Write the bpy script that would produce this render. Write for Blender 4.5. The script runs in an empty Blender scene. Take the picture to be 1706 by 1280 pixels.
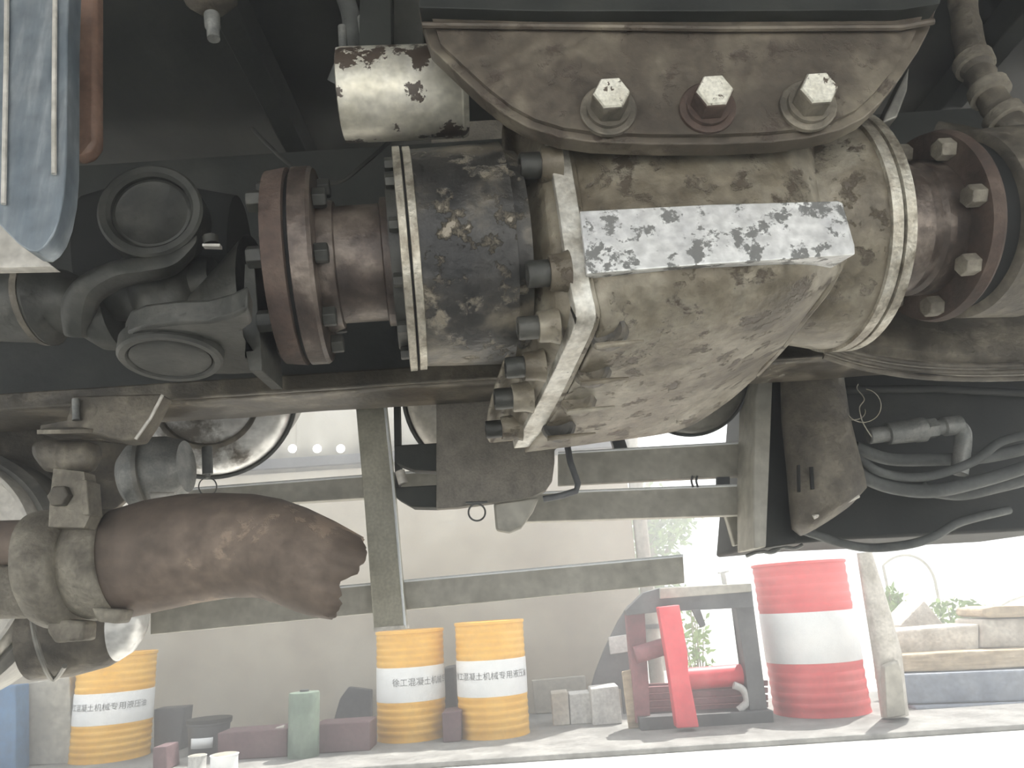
import bpy, bmesh, math, random
from mathutils import Vector, Matrix, noise as mnoise
random.seed(7)
PI = math.pi
SC = bpy.context.scene
COL = SC.collection

# ------------------------------------------------------------------ camera
FPX, CX, CY = 1250.0, 853.0, 640.0
PITCH, ROLL, CAMH = math.radians(16.5), math.radians(3.7), 0.70
r0 = Vector((1, 0, 0))
f0 = Vector((0, math.cos(PITCH), math.sin(PITCH)))
u0 = Vector((0, -math.sin(PITCH), math.cos(PITCH)))
camR = r0 * math.cos(ROLL) - u0 * math.sin(ROLL)
camU = r0 * math.sin(ROLL) + u0 * math.cos(ROLL)
CAM = Vector((0, 0, CAMH))
cd = bpy.data.cameras.new('camera')
cd.sensor_width = 36.0
cd.lens = FPX / 1706.0 * 36.0
cd.clip_start = 0.02
cd.clip_end = 300
cam = bpy.data.objects.new('camera', cd)
COL.objects.link(cam)
m = Matrix.Identity(4)
for i in range(3):
    m[i][0], m[i][1], m[i][2], m[i][3] = camR[i], camU[i], -f0[i], CAM[i]
cam.matrix_world = m
SC.camera = cam

# ------------------------------------------------------------------ light
w = bpy.data.worlds.new('World')
SC.world = w
w.use_nodes = True
bg = w.node_tree.nodes['Background']
bg.inputs[0].default_value = (0.93, 0.97, 1.0, 1)
bg.inputs[1].default_value = 2.4
sd = bpy.data.lights.new('sun', 'SUN')
sd.energy = 12.0
sd.angle = math.radians(0.8)
sd.color = (1.0, 0.96, 0.9)
sun = bpy.data.objects.new('sun', sd)
COL.objects.link(sun)
# sun high, behind the workshop wall and to the right
sdir = Vector((0.30, 0.36, 1.0)).normalized()
sun.rotation_euler = sdir.to_track_quat('Z', 'Y').to_euler()
sun.location = (3, 6, 9)
SC.view_settings.view_transform = 'Standard'
SC.view_settings.look = 'None'
SC.view_settings.gamma = 1.0
SC.view_settings.use_curve_mapping = False
SC.view_settings.exposure = 0.42

# ------------------------------------------------------------------ pixel <-> world
def ray(px, py):
    return f0 + camR * ((px - CX) / FPX) + camU * ((CY - py) / FPX)
def W(px, py, Y):
    d = ray(px, py)
    return CAM + d * (Y / d.y)
def G(px, py, z=0.0):
    d = ray(px, py)
    return CAM + d * ((z - CAMH) / d.z)
def proj(p):
    q = p - CAM
    z = q.dot(f0)
    return (CX + FPX * q.dot(camR) / z, CY - FPX * q.dot(camU) / z)

# ------------------------------------------------------------------ materials
def lin(c):
    return tuple(((x / 255.0) / 12.92 if x / 255.0 <= 0.04045 else ((x / 255.0 + 0.055) / 1.055) ** 2.4) for x in c)
def M(name, cols, rough=0.6, metal=0.0, scale=14, bump=0.25, peel=None, spec=0.5, streak=None, emit=None, fine=1.0):
    mt = bpy.data.materials.new(name)
    mt.use_nodes = True
    nt = mt.node_tree
    N, L = nt.nodes, nt.links
    b = N['Principled BSDF']
    b.inputs['Roughness'].default_value = rough
    b.inputs['Metallic'].default_value = metal
    b.inputs['Specular IOR Level'].default_value = spec
    tc = N.new('ShaderNodeTexCoord')
    mp = N.new('ShaderNodeMapping')
    L.new(tc.outputs['Object'], mp.inputs[0])
    if streak:
        mp.inputs['Scale'].default_value = streak
    n1 = N.new('ShaderNodeTexNoise')
    n1.inputs['Scale'].default_value = scale
    n1.inputs['Detail'].default_value = 9
    n1.inputs['Roughness'].default_value = 0.62
    L.new(mp.outputs[0], n1.inputs['Vector'])
    rp = N.new('ShaderNodeValToRGB')
    L.new(n1.outputs['Fac'], rp.inputs[0])
    el = rp.color_ramp.elements
    k = len(cols)
    for i, c in enumerate(cols):
        pos = 0.36 + 0.28 * i / max(1, k - 1)
        e = el[i] if i < 2 else el.new(pos)
        e.position = pos
        e.color = (*lin(c), 1)
    n2 = N.new('ShaderNodeTexNoise')
    n2.inputs['Scale'].default_value = scale * 7
    n2.inputs['Detail'].default_value = 6
    L.new(tc.outputs['Object'], n2.inputs['Vector'])
    mr = N.new('ShaderNodeMapRange')
    mr.inputs[1].default_value = 0.3
    mr.inputs[2].default_value = 0.7
    mr.inputs[3].default_value = 1 - 0.22 * fine
    mr.inputs[4].default_value = 1 + 0.22 * fine
    L.new(n2.outputs['Fac'], mr.inputs[0])
    mx = N.new('ShaderNodeVectorMath')
    mx.operation = 'SCALE'
    L.new(rp.outputs[0], mx.inputs[0])
    L.new(mr.outputs[0], mx.inputs['Scale'])
    out = mx.outputs[0]
    h = n1.outputs['Fac']
    if peel:
        pc, thr, ps = peel[:3]
        n3 = N.new('ShaderNodeTexNoise')
        n3.inputs['Scale'].default_value = ps
        n3.inputs['Detail'].default_value = 7
        n3.inputs['Roughness'].default_value = 0.68
        n3.inputs['Distortion'].default_value = 0.1
        L.new(tc.outputs['Object'], n3.inputs['Vector'])
        r3 = N.new('ShaderNodeValToRGB')
        r3.color_ramp.elements[0].position = thr
        r3.color_ramp.elements[1].position = thr + (peel[3] if len(peel) > 3 else 0.02)
        L.new(n3.outputs['Fac'], r3.inputs[0])
        mm = N.new('ShaderNodeMixRGB')
        L.new(r3.outputs[0], mm.inputs[0])
        L.new(out, mm.inputs[1])
        mm.inputs[2].default_value = (*lin(pc), 1)
        out = mm.outputs[0]
        if metal > 0.2:
            mq = N.new('ShaderNodeMapRange')
            L.new(r3.outputs[0], mq.inputs[0])
            mq.inputs[3].default_value = metal
            mq.inputs[4].default_value = 0.0
            L.new(mq.outputs[0], b.inputs['Metallic'])
        ma = N.new('ShaderNodeMath')
        ma.operation = 'MULTIPLY_ADD'
        ma.inputs[1].default_value = -0.8
        L.new(r3.outputs[0], ma.inputs[0])
        L.new(n1.outputs['Fac'], ma.inputs[2])
        h = ma.outputs[0]
    L.new(out, b.inputs['Base Color'])
    if bump:
        ad = N.new('ShaderNodeMath')
        ad.operation = 'MULTIPLY_ADD'
        ad.inputs[1].default_value = 0.35
        L.new(n2.outputs['Fac'], ad.inputs[0])
        L.new(h, ad.inputs[2])
        bp = N.new('ShaderNodeBump')
        bp.inputs['Strength'].default_value = bump
        bp.inputs['Distance'].default_value = 0.012
        L.new(ad.outputs[0], bp.inputs['Height'])
        L.new(bp.outputs[0], b.inputs['Normal'])
    return mt

MT = {}
MT['case'] = M('grimy_grey_casting', [(86, 78, 65), (120, 112, 97), (150, 144, 130)], 0.46, 0.15, 8, 0.5, ((82, 73, 62), 0.56, 20, 0.06))
MT['casedark'] = M('oily_black_casting', [(30, 30, 30), (60, 58, 55), (122, 114, 100)], 0.42, 0.2, 7, 0.6, ((128, 120, 106), 0.55, 22, 0.08))
MT['silver'] = M('peeling_silver_paint', [(206, 206, 206), (222, 222, 220), (234, 234, 232)], 0.42, 0.25, 9, 0.25, ((120, 120, 118), 0.54, 26, 0.03))
MT['silverpipe'] = M('peeling_cream_silver_paint', [(186, 182, 165), (206, 202, 188), (214, 211, 200)], 0.38, 0.35, 9, 0.15, ((78, 68, 60), 0.575, 9, 0.008))
MT['ring'] = M('bare_worn_metal_rim', [(120, 112, 98), (172, 166, 152), (196, 192, 180)], 0.36, 0.45, 25, 0.3)
MT['flange'] = M('light_worn_flange', [(140, 134, 122), (186, 182, 172), (208, 206, 198)], 0.42, 0.3, 16, 0.3, ((70, 66, 60), 0.66, 40, 0.03))
MT['brack'] = M('dirty_brown_grey_bracket', [(64, 57, 49), (88, 80, 70), (120, 112, 98)], 0.55, 0.15, 7, 0.35, ((70, 60, 52), 0.56, 18, 0.08))
MT['bolt'] = M('flaking_white_bolt', [(190, 186, 172), (206, 203, 190), (215, 212, 200)], 0.5, 0.1, 30, 0.2, ((88, 78, 68), 0.60, 75, 0.02))
MT['rust'] = M('brown_rust', [(60, 50, 45), (78, 64, 57), (94, 80, 71)], 0.75, 0.1, 14, 0.5)
MT['rustpipe'] = M('rusted_exhaust_steel', [(98, 87, 78), (112, 99, 89), (130, 116, 104)], 0.75, 0.05, 6, 0.3, ((156, 138, 122), 0.60, 6, 0.03))
MT['rustneck'] = M('rusty_brown_neck', [(58, 50, 46), (78, 68, 62), (124, 113, 104)], 0.4, 0.3, 12, 0.3)
MT['joint'] = M('dark_grey_greasy_steel', [(44, 44, 41), (58, 58, 54), (76, 75, 70)], 0.5, 0.2, 12, 0.25)
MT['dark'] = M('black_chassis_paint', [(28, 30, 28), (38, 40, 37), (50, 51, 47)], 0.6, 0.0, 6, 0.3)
MT['rail'] = M('oily_chassis_rail', [(52, 47, 40), (74, 68, 58), (120, 113, 100)], 0.38, 0.2, 9, 0.5, ((168, 164, 152), 0.66, 6, 0.03))
MT['grease'] = M('greasy_dirt_coated_metal', [(68, 63, 56), (96, 90, 80), (124, 117, 104)], 0.6, 0.1, 12, 0.6)
MT['guard'] = M('grey_painted_steel', [(150, 147, 137), (166, 163, 153), (176, 173, 163)], 0.5, 0.1, 5, 0.1)
MT['post'] = M('grey_green_post_paint', [(150, 147, 133), (166, 163, 148), (176, 173, 158)], 0.42, 0.1, 18, 0.2)
MT['blue'] = M('glossy_blue_grey_paint', [(104, 114, 122), (124, 132, 138), (158, 164, 168)], 0.30, 0.3, 5, 0.1, streak=(6, 6, 1.0))
MT['brown'] = M('brown_bar_paint', [(96, 74, 62), (124, 98, 84), (140, 114, 98)], 0.5, 0, 12, 0.2)
MT['chrome'] = M('polished_tank_metal', [(190, 190, 188), (214, 214, 212), (232, 232, 230)], 0.3, 0.45, 6, 0.12, ((104, 98, 90), 0.54, 5, 0.10), streak=(1, 1, 4))
MT['tank'] = M('dusty_grey_tank', [(104, 103, 98), (126, 124, 118), (144, 142, 134)], 0.4, 0.3, 8, 0.2)
MT['clamp'] = M('dusty_grey_brown_clamp', [(96, 90, 80), (124, 118, 106), (144, 138, 124)], 0.7, 0, 16, 0.6)
MT['strap'] = M('speckled_grey_plate', [(104, 100, 92), (120, 115, 106), (132, 127, 117)], 0.55, 0.1, 28, 0.3)
MT['pale'] = M('pale_worn_metal', [(170, 166, 156), (192, 188, 180), (206, 202, 194)], 0.45, 0.2, 9, 0.1)
MT['rubber'] = M('dusty_black_rubber', [(72, 74, 72), (88, 90, 88), (104, 106, 104)], 0.7, 0, 14, 0.2)
MT['fitting'] = M('dull_fitting_metal', [(108, 110, 108), (132, 133, 130), (150, 150, 146)], 0.5, 0.3, 30, 0.2)
MT['wire'] = M('pale_thin_wire', [(150, 145, 132), (170, 165, 150), (180, 175, 160)], 0.5, 0, 20, 0)
MT['yellow'] = M('yellow_drum_paint', [(222, 168, 62), (232, 180, 76), (238, 190, 92)], 0.42, 0, 5, 0.05, fine=0.3)
MT['red'] = M('faded_red_drum_paint', [(214, 84, 88), (224, 98, 100), (230, 116, 116)], 0.45, 0, 5, 0.05, fine=0.3)
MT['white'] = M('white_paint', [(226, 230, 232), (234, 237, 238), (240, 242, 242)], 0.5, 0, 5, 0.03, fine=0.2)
MT['ink'] = M('grey_ink', [(96, 100, 104), (104, 108, 112), (110, 114, 118)], 0.7, 0, 5, 0, fine=0.1)
MT['wall'] = M('rendered_beige_wall', [(168, 160, 146), (182, 175, 160), (192, 186, 172)], 0.9, 0, 1.6, 0.15, fine=0.25)
MT['sheet'] = M('cream_corrugated_sheet', [(186, 182, 168), (196, 193, 181), (204, 201, 190)], 0.5, 0, 3, 0.05, fine=0.2)
MT['ground'] = M('pale_concrete_ground', [(214, 212, 206), (226, 225, 220), (234, 233, 230)], 0.85, 0, 2.5, 0.15, fine=0.4)
MT['kerb'] = M('grey_concrete_slab', [(112, 112, 110), (128, 128, 126), (142, 142, 139)], 0.85, 0, 6, 0.3)
MT['redpost'] = M('red_post_paint', [(206, 66, 78), (220, 82, 92), (226, 98, 104)], 0.45, 0, 8, 0.05, fine=0.3)
MT['maroon'] = M('faded_maroon_paint', [(112, 66, 72), (134, 84, 90), (150, 104, 108)], 0.6, 0, 7, 0.1)
MT['darksteel'] = M('dark_grey_steel', [(74, 76, 80), (88, 90, 92), (102, 103, 104)], 0.5, 0.2, 7, 0.1)
MT['wood'] = M('weathered_wood', [(150, 134, 112), (176, 160, 136), (194, 180, 158)], 0.85, 0, 5, 0.4, streak=(1, 4, 9))
MT['stone'] = M('pale_stone', [(160, 154, 142), (184, 178, 168), (200, 196, 186)], 0.9, 0, 7, 0.5)
MT['bluegrey'] = M('blue_grey_beam', [(112, 120, 134), (130, 138, 150), (146, 152, 162)], 0.7, 0, 6, 0.2)
MT['green'] = M('dull_green_cylinder_paint', [(96, 112, 102), (112, 128, 116), (126, 140, 128)], 0.45, 0, 6, 0.1)
MT['leaf'] = M('pale_green_leaves', [(96, 128, 66), (122, 150, 84), (150, 172, 110)], 0.7, 0, 9, 0)
MT['bark'] = M('grey_bark', [(120, 110, 96), (140, 130, 116), (152, 142, 128)], 0.9, 0, 12, 0.5)
MT['block'] = M('grey_white_block', [(176, 176, 174), (196, 196, 193), (210, 210, 206)], 0.85, 0, 10, 0.3)
MT['deepblue'] = M('blue_paint', [(60, 98, 136), (74, 112, 150), (88, 124, 158)], 0.45, 0, 4, 0.05)
MT['dimred'] = M('dusty_dim_red', [(92, 72, 76), (106, 84, 88), (118, 98, 100)], 0.7, 0, 6, 0.1)
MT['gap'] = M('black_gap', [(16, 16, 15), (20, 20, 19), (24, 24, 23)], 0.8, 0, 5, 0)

# ------------------------------------------------------------------ object helpers
def root_loc(o):
    v = Vector((0, 0, 0))
    while o is not None:
        v = v + Vector(o.location)
        o = o.parent
    return v
def props(o, label=None, cat=None, group=None, kind=None):
    if label: o['label'] = label
    if cat: o['category'] = cat
    if group: o['group'] = group
    if kind: o['kind'] = kind
    return o
def thing(name, label, cat, loc, group=None):
    o = bpy.data.objects.new(name, None)
    o.empty_display_size = 0.05
    COL.objects.link(o)
    o.location = loc
    return props(o, label, cat, group)
def obj(name, bm, mat, parent=None, smooth=True, label=None, bevel=0, solid=0, sub=0, ang=40):
    me = bpy.data.meshes.new(name)
    bmesh.ops.recalc_face_normals(bm, faces=bm.faces[:])
    if parent is not None:
        off = root_loc(parent)
    else:
        xs = [v.co.x for v in bm.verts]; ys = [v.co.y for v in bm.verts]; zs = [v.co.z for v in bm.verts]
        off = Vector(((min(xs) + max(xs)) / 2, (min(ys) + max(ys)) / 2, min(zs)))
    for v in bm.verts:
        v.co -= off
    if smooth:
        for f in bm.faces: f.smooth = True
        for e in bm.edges:
            if len(e.link_faces) == 2 and e.calc_face_angle(0) > math.radians(ang):
                e.smooth = False
    bm.to_mesh(me)
    bm.free()
    me.materials.append(MT[mat] if isinstance(mat, str) else mat)
    o = bpy.data.objects.new(name, me)
    COL.objects.link(o)
    if parent is not None:
        o.parent = parent
    else:
        o.location = off
    if label: o['label'] = label
    if solid:
        md = o.modifiers.new('thick', 'SOLIDIFY'); md.thickness = solid; md.offset = 0
    if bevel:
        md = o.modifiers.new('bevel', 'BEVEL'); md.width = bevel; md.segments = 2
        md.limit_method = 'ANGLE'; md.angle_limit = math.radians(35)
    if sub:
        md = o.modifiers.new('sub', 'SUBSURF'); md.levels = sub; md.render_levels = sub
    return o
def basis(ax):
    ax = ax.normalized()
    t = Vector((0, 0, 1)) if abs(ax.z) < 0.9 else Vector((0, 1, 0))
    a = ax.cross(t).normalized()
    return ax, a, ax.cross(a).normalized()
def rings(bm, rr, cap0=True, cap1=True, closed=True):
    vv = [[bm.verts.new(p) for p in r] for r in rr]
    for i in range(len(vv) - 1):
        n = len(vv[i])
        for j in range(n if closed else n - 1):
            k = (j + 1) % n
            bm.faces.new((vv[i][j], vv[i][k], vv[i + 1][k], vv[i + 1][j]))
    if closed and cap0: bm.faces.new(list(reversed(vv[0])))
    if closed and cap1: bm.faces.new(vv[-1])
    return bm
def lathe(o, ax, prof, seg=48, bm=None, cap=True, noise_amp=0.0):
    bm = bm or bmesh.new()
    ax, a, b = basis(ax)
    rr = []
    for t, r in prof:
        row = []
        for j in range(seg):
            th = 2 * PI * j / seg
            q = r
            p = o + ax * t + (a * math.cos(th) + b * math.sin(th)) * q
            if noise_amp:
                q = r + noise_amp * mnoise.noise(p * 14)
                p = o + ax * t + (a * math.cos(th) + b * math.sin(th)) * q
            row.append(p)
        rr.append(row)
    return rings(bm, rr, cap, cap)
def hexa(c, ax, r, h, bm=None, seg=6, rot=0.0):
    bm = bm or bmesh.new()
    ax, a, b = basis(ax)
    def row(t, q): return [c + ax * t + (a * math.cos(rot + 2 * PI * j / seg) + b * math.sin(rot + 2 * PI * j / seg)) * q for j in range(seg)]
    return rings(bm, [row(0, r), row(h * 0.88, r), row(h, r * 0.88)])
def tube(pts, r, seg=10, bm=None, cap=True):
    bm = bm or bmesh.new()
    rr = []
    n = len(pts)
    pa = None
    for i, p in enumerate(pts):
        d = (pts[min(i + 1, n - 1)] - pts[max(i - 1, 0)]).normalized()
        if pa is None:
            _, a, b = basis(d)
        else:
            a = (pa - d * pa.dot(d)).normalized(); b = d.cross(a).normalized()
        pa = a
        q = r[i] if isinstance(r, (list, tuple)) else r
        rr.append([p + (a * math.cos(2 * PI * j / seg) + b * math.sin(2 * PI * j / seg)) * q for j in range(seg)])
    return rings(bm, rr, cap, cap)
def smoothpath(pts, n=6):
    out = []
    P = [pts[0]] + list(pts) + [pts[-1]]
    for i in range(1, len(P) - 2):
        for k in range(n):
            t = k / n
            a, b, c, d = P[i - 1], P[i], P[i + 1], P[i + 2]
            out.append(0.5 * ((2 * b) + (c - a) * t + (2 * a - 5 * b + 4 * c - d) * t * t + (3 * b - a - 3 * c + d) * t ** 3))
    out.append(P[-2])
    return out
def prism(front, dv, bm=None):
    """outline (world points) extruded along dv"""
    bm = bm or bmesh.new()
    a = [bm.verts.new(p) for p in front]
    b = [bm.verts.new(p + dv) for p in front]
    n = len(a)
    f1 = bm.faces.new(a); f2 = bm.faces.new(list(reversed(b)))
    for i in range(n):
        bm.faces.new((a[i], b[i], b[(i + 1) % n], a[(i + 1) % n]))
    bmesh.ops.triangulate(bm, faces=[f for f in (f1, f2) if len(f.verts) > 4])
    return bm
def pxprism(pts, Y, th, bm=None, dv=None):
    return prism([W(x, y, Y) for x, y in pts], dv if dv is not None else Vector((0, th, 0)), bm)
def ringloft(pairs, seg=36, depth=1.0, bm=None, cap=True, amp=0.0):
    """pairs of (top pixel, bottom pixel, Y): round cross-sections between them"""
    bm = bm or bmesh.new()
    rr = []
    for (tx, ty), (bx, by), Y in pairs:
        T, B = W(tx, ty, Y), W(bx, by, Y)
        c = (T + B) / 2
        a = (T - B) / 2
        yv = Vector((0, 1, 0)) * a.length * depth
        row = []
        for j in range(seg):
            th = 2 * PI * j / seg
            p = c + a * math.cos(th) + yv * math.sin(th)
            if amp: p += (p - c).normalized() * amp * mnoise.noise(p * 16)
            row.append(p)
        rr.append(row)
    return rings(bm, rr, cap, cap)
def grid(rows, bm=None):
    bm = bm or bmesh.new()
    vv = [[bm.verts.new(p) for p in r] for r in rows]
    for i in range(len(vv) - 1):
        for j in range(len(vv[i]) - 1):
            bm.faces.new((vv[i][j], vv[i][j + 1], vv[i + 1][j + 1], vv[i + 1][j]))
    return bm
def box(c, sx, sy, sz, rz=0, bm=None):
    bm = bm or bmesh.new()
    mtx = Matrix.Translation(c) @ Matrix.Rotation(rz, 4, 'Z') @ Matrix.Diagonal((sx, sy, sz, 1))
    bmesh.ops.create_cube(bm, size=1, matrix=mtx)
    return bm
def struct(name, bm, mat, smooth=False, **k):
    o = obj(name, bm, mat, None, smooth, **k)
    o['kind'] = 'structure'
    return o

# ================================================================== SETTING
struct('ground', box(Vector((2, 6, -0.1)), 60, 60, 0.2), 'ground')
KY = 3.86
WALLY = 5.3
struct('trim_1', box(Vector((-0.9, (KY + WALLY) / 2, 0.012)), 9.0, WALLY - KY, 0.03), 'kerb', bevel=0.01)
XR = W(1056, 900, WALLY).x
zt = W(400, 792, WALLY).z
struct('wall_back', box(Vector(((XR - 7) / 2, WALLY + 0.12, zt / 2)), XR + 7, 0.24, zt), 'wall', bevel=0.01)
# corrugated sheet storey above the masonry
def corr(x0, x1, z0, z1, Y, pitch=0.10, amp=0.018):
    bm = bmesh.new()
    n = int((x1 - x0) / pitch * 6)
    f, b = [], []
    lo, hi = [], []
    for i in range(n + 1):
        x = x0 + (x1 - x0) * i / n
        y = Y + amp * max(-1, min(1, 2.2 * math.sin(2 * PI * (x - x0) / pitch)))
        lo.append(Vector((x, y, z0))); hi.append(Vector((x, y, z1)))
    return grid([lo, hi], bm)
sheetwall = thing('sheet_cladding', 'cream corrugated sheet cladding above the beige wall', 'cladding', (-2.5, WALLY, zt))
xa = -7.0
k = 0
while xa < XR - 0.02:
    xb = min(xa + 0.9, XR)
    obj('sheet_panel', corr(xa, xb + 0.02, zt, zt + 1.6, WALLY + 0.05 + 0.012 * (k % 2), 0.225, 0.012), 'sheet', sheetwall, solid=0.004)
    xa += 0.9; k += 1
for zz in (0.06, 0.62, 1.1):
    obj('purlin', box(Vector(((XR - 7) / 2, WALLY - 0.02, zt + zz)), XR + 7, 0.05, 0.07), 'darksteel', sheetwall, smooth=False, bevel=0.004)
for px_ in (489, 530, 569):
    c = W(px_, 749, WALLY - 0.05)
    bm = lathe(c, Vector((0, -1, 0)), [(0, 0.022), (0.02, 0.03), (0.03, 0.03), (0.036, 0.02)], 16)
    lm = bpy.data.materials.get('lamp_glow')
    if not lm:
        lm = bpy.data.materials.new('lamp_glow'); lm.use_nodes = True
        b_ = lm.node_tree.nodes['Principled BSDF']
        b_.inputs['Emission Color'].default_value = (1, 1, 0.95, 1); b_.inputs['Emission Strength'].default_value = 4
    o = obj('wall_lamp', bm, lm)
    props(o, {489: 'small round lit lamp on the purlin, leftmost of three', 530: 'small round lit lamp on the purlin, middle of three', 569: 'small round lit lamp on the purlin, rightmost of three'}[px_], 'lamp', 'small lamps on the purlin')
# downpipe at the corner
t = thing('drain_pipe', 'grey round drain pipe at the right end of the beige wall', 'pipe', (XR + 0.05, WALLY, 0))
obj('pipe', tube([Vector((XR + 0.06, WALLY + 0.03, 0.0)), Vector((XR + 0.06, WALLY + 0.03, zt + 1.2))], 0.05, 20), 'guard', t)
for zz in (0.5, 1.3):
    obj('pipe_clip', lathe(Vector((XR + 0.06, WALLY + 0.03, zz)), Vector((0, 0, 1)), [(0, 0.056), (0.03, 0.056)], 20), 'darksteel', t)

# ================================================================== TRUCK FRAME
# driveline axis
AX0 = W(655, 437, 1.13)
AX1 = W(1495, 384, 1.24)
AU = (AX1 - AX0).normalized()
def AT(px):
    lo, hi = -1.5, 2.5
    for _ in range(50):
        mid = (lo + hi) / 2
        if proj(AX0 + AU * mid)[0] < px: lo = mid
        else: hi = mid
    return (lo + hi) / 2
def arad(px, rpx):
    p = AX0 + AU * AT(px)
    return rpx / FPX * (p - CAM).dot(f0) * 0.965
def alathe(st, seg=72, **k):
    return lathe(AX0, AU, [(AT(x), arad(x, r)) for x, r in st], seg, **k)

# deck of the truck, above everything
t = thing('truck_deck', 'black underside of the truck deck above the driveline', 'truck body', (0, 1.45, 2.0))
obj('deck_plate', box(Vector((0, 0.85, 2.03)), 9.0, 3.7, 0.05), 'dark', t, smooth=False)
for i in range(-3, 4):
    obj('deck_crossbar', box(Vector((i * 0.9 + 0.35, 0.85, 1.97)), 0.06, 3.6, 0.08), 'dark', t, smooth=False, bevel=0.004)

# far chassis rail: web and bottom flange, oily underside
t = thing('chassis_rail', 'long oily chassis rail behind the driveline', 'chassis rail', W(300, 600, 1.6))
zb = W(330, 664, 1.62).z
X0r, X1r = -3.2, 3.4
obj('rail_web', box(Vector(((X0r + X1r) / 2, 1.78, (zb + 1.925) / 2)), X1r - X0r, 0.012, 1.925 - zb), 'dark', t, smooth=False)
fl = []
nx = 120
rowsA = []
for yy in (1.60, 1.645, 1.69, 1.735, 1.78):
    rowsA.append([Vector((X0r + (X1r - X0r) * i / nx, yy, zb + 0.006 * mnoise.noise(Vector((i * 0.25, yy * 14, 3))))) for i in range(nx + 1)])
obj('rail_bottom_flange', grid(rowsA), 'rail', t, solid=0.012)
obj('rail_flange_lip', box(Vector(((X0r + X1r) / 2, 1.60, zb + 0.014)), X1r - X0r, 0.014, 0.04), 'rail', t, smooth=False, bevel=0.004)
for px_ in (60, 180, 400, 560):
    c = W(px_, 560, 1.66)
    obj('rail_bolt', hexa(Vector((c.x, 1.774, zb + 0.07)), Vector((0, -1, 0)), 0.014, 0.012), 'joint', t)

# near top rail strip along the very top-left and dark hangers
t = thing('cross_pipe', 'grey pipe running along the top edge above the black cavity', 'pipe', W(300, -4, 1.35))
obj('pipe', tube([W(-60, -6, 1.35), W(700, -10, 1.4)], 0.013, 16), 'grease', t)
# breather fitting top left
t = thing('breather_fitting', 'dirty lobed fitting with bright stem hanging at the top', 'fitting', W(345, 10, 1.2))
obj('fitting_body', lathe(W(345, -40, 1.2), (W(352, 40, 1.2) - W(345, -40, 1.2)), [(0, 0.03), (0.02, 0.055), (0.045, 0.057), (0.06, 0.045), (0.07, 0.02)], 9, noise_amp=0.006), 'grease', t, ang=60)
obj('stem', lathe(W(353, 25, 1.2), (W(358, 90, 1.2) - W(353, 25, 1.2)), [(0, 0.015), (0.03, 0.015), (0.034, 0.012), (0.058, 0.012)], 18), 'fitting', t)
# chain / cable glimpsed in the cavity
pts = smoothpath([W(420, 215, 1.42), W(445, 240, 1.4), W(475, 268, 1.38), W(510, 290, 1.36), W(560, 305, 1.36), W(610, 270, 1.38), W(655, 230, 1.42)], 6)
o = obj('cable', tube(pts, 0.0045, 8), 'joint')
props(o, 'thin dark cable sagging in the black cavity above the flange', 'cable')
# dark hydraulic block between pipe and bracket
t = thing('hydraulic_hose', 'black hose with pale fittings above the silver cylinder', 'hose', W(610, 40, 1.3))
obj('hose', tube(smoothpath([W(560, -40, 1.35), W(585, 30, 1.33), W(578, 90, 1.33), W(560, 140, 1.36)]), 0.02, 14), 'rubber', t)
obj('fitting', tube([W(604, 30, 1.28), W(612, 90, 1.28)], 0.011, 12), 'fitting', t)
obj('fitting', tube([W(570, 45, 1.28), W(572, 85, 1.28)], 0.009, 12), 'fitting', t)
o = obj('grey_hanger_plate', pxprism([(656, -30), (700, -30), (706, 80), (656, 80)], 1.2, 0.02), 'joint', None, False, bevel=0.002)
props(o, 'plain dark grey hanger plate just left of the bolted bracket', 'plate')

# ------------------------------------------------------------------ transfer case
tc_ = thing('transfer_case', 'large grimy cast transfer case hanging in the middle of the truck', 'gearbox', AX0 + AU * 0.35)
obj('input_drum', alathe([(690, 184), (700, 184), (770, 186), (836, 188), (838, 176), (860, 172)], cap=True, noise_amp=0.002), 'casedark', tc_)
obj('front_rim', alathe([(668, 178), (669, 190), (680, 190), (681, 186)]), 'ring', tc_, ang=30)
obj('front_rim', alathe([(684, 186), (685, 189), (696, 189), (697, 184)]), 'ring', tc_, ang=30)
obj('seal_gap', alathe([(680, 184), (686, 184)]), 'gap', tc_)
obj('bearing_plate', alathe([(652, 60), (653, 150), (670, 152)]), 'joint', tc_)
for a_ in range(12):
    th = 2 * PI * a_ / 12 + 0.1
    _, a, b = basis(AU)
    rr_ = arad(669, 162)
    c = AX0 + AU * AT(669) + (a * math.cos(th) + b * math.sin(th)) * rr_
    obj('rim_bolt', hexa(c, -AU, 0.011, 0.014, seg=6), 'joint', tc_)
# output drum (right)
obj('output_drum', alathe([(1200, 150), (1260, 172), (1310, 188), (1340, 195), (1364, 197)], noise_amp=0.0015), 'case', tc_)
obj('rear_rim', alathe([(1362, 190), (1363, 203), (1378, 203), (1379, 198)]), 'ring', tc_, ang=30)
obj('rear_rim', alathe([(1382, 198), (1383, 203), (1397, 203), (1399, 180)]), 'ring', tc_, ang=30)
obj('rear_cover', alathe([(1377, 197), (1384, 197), (1398, 180), (1412, 120)]), 'joint', tc_)
obj('output_neck', alathe([(1400, 118), (1440, 118), (1482, 116), (1486, 108), (1500, 108), (1506, 114), (1516, 114)]), 'rustneck', tc_, ang=30)

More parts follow.
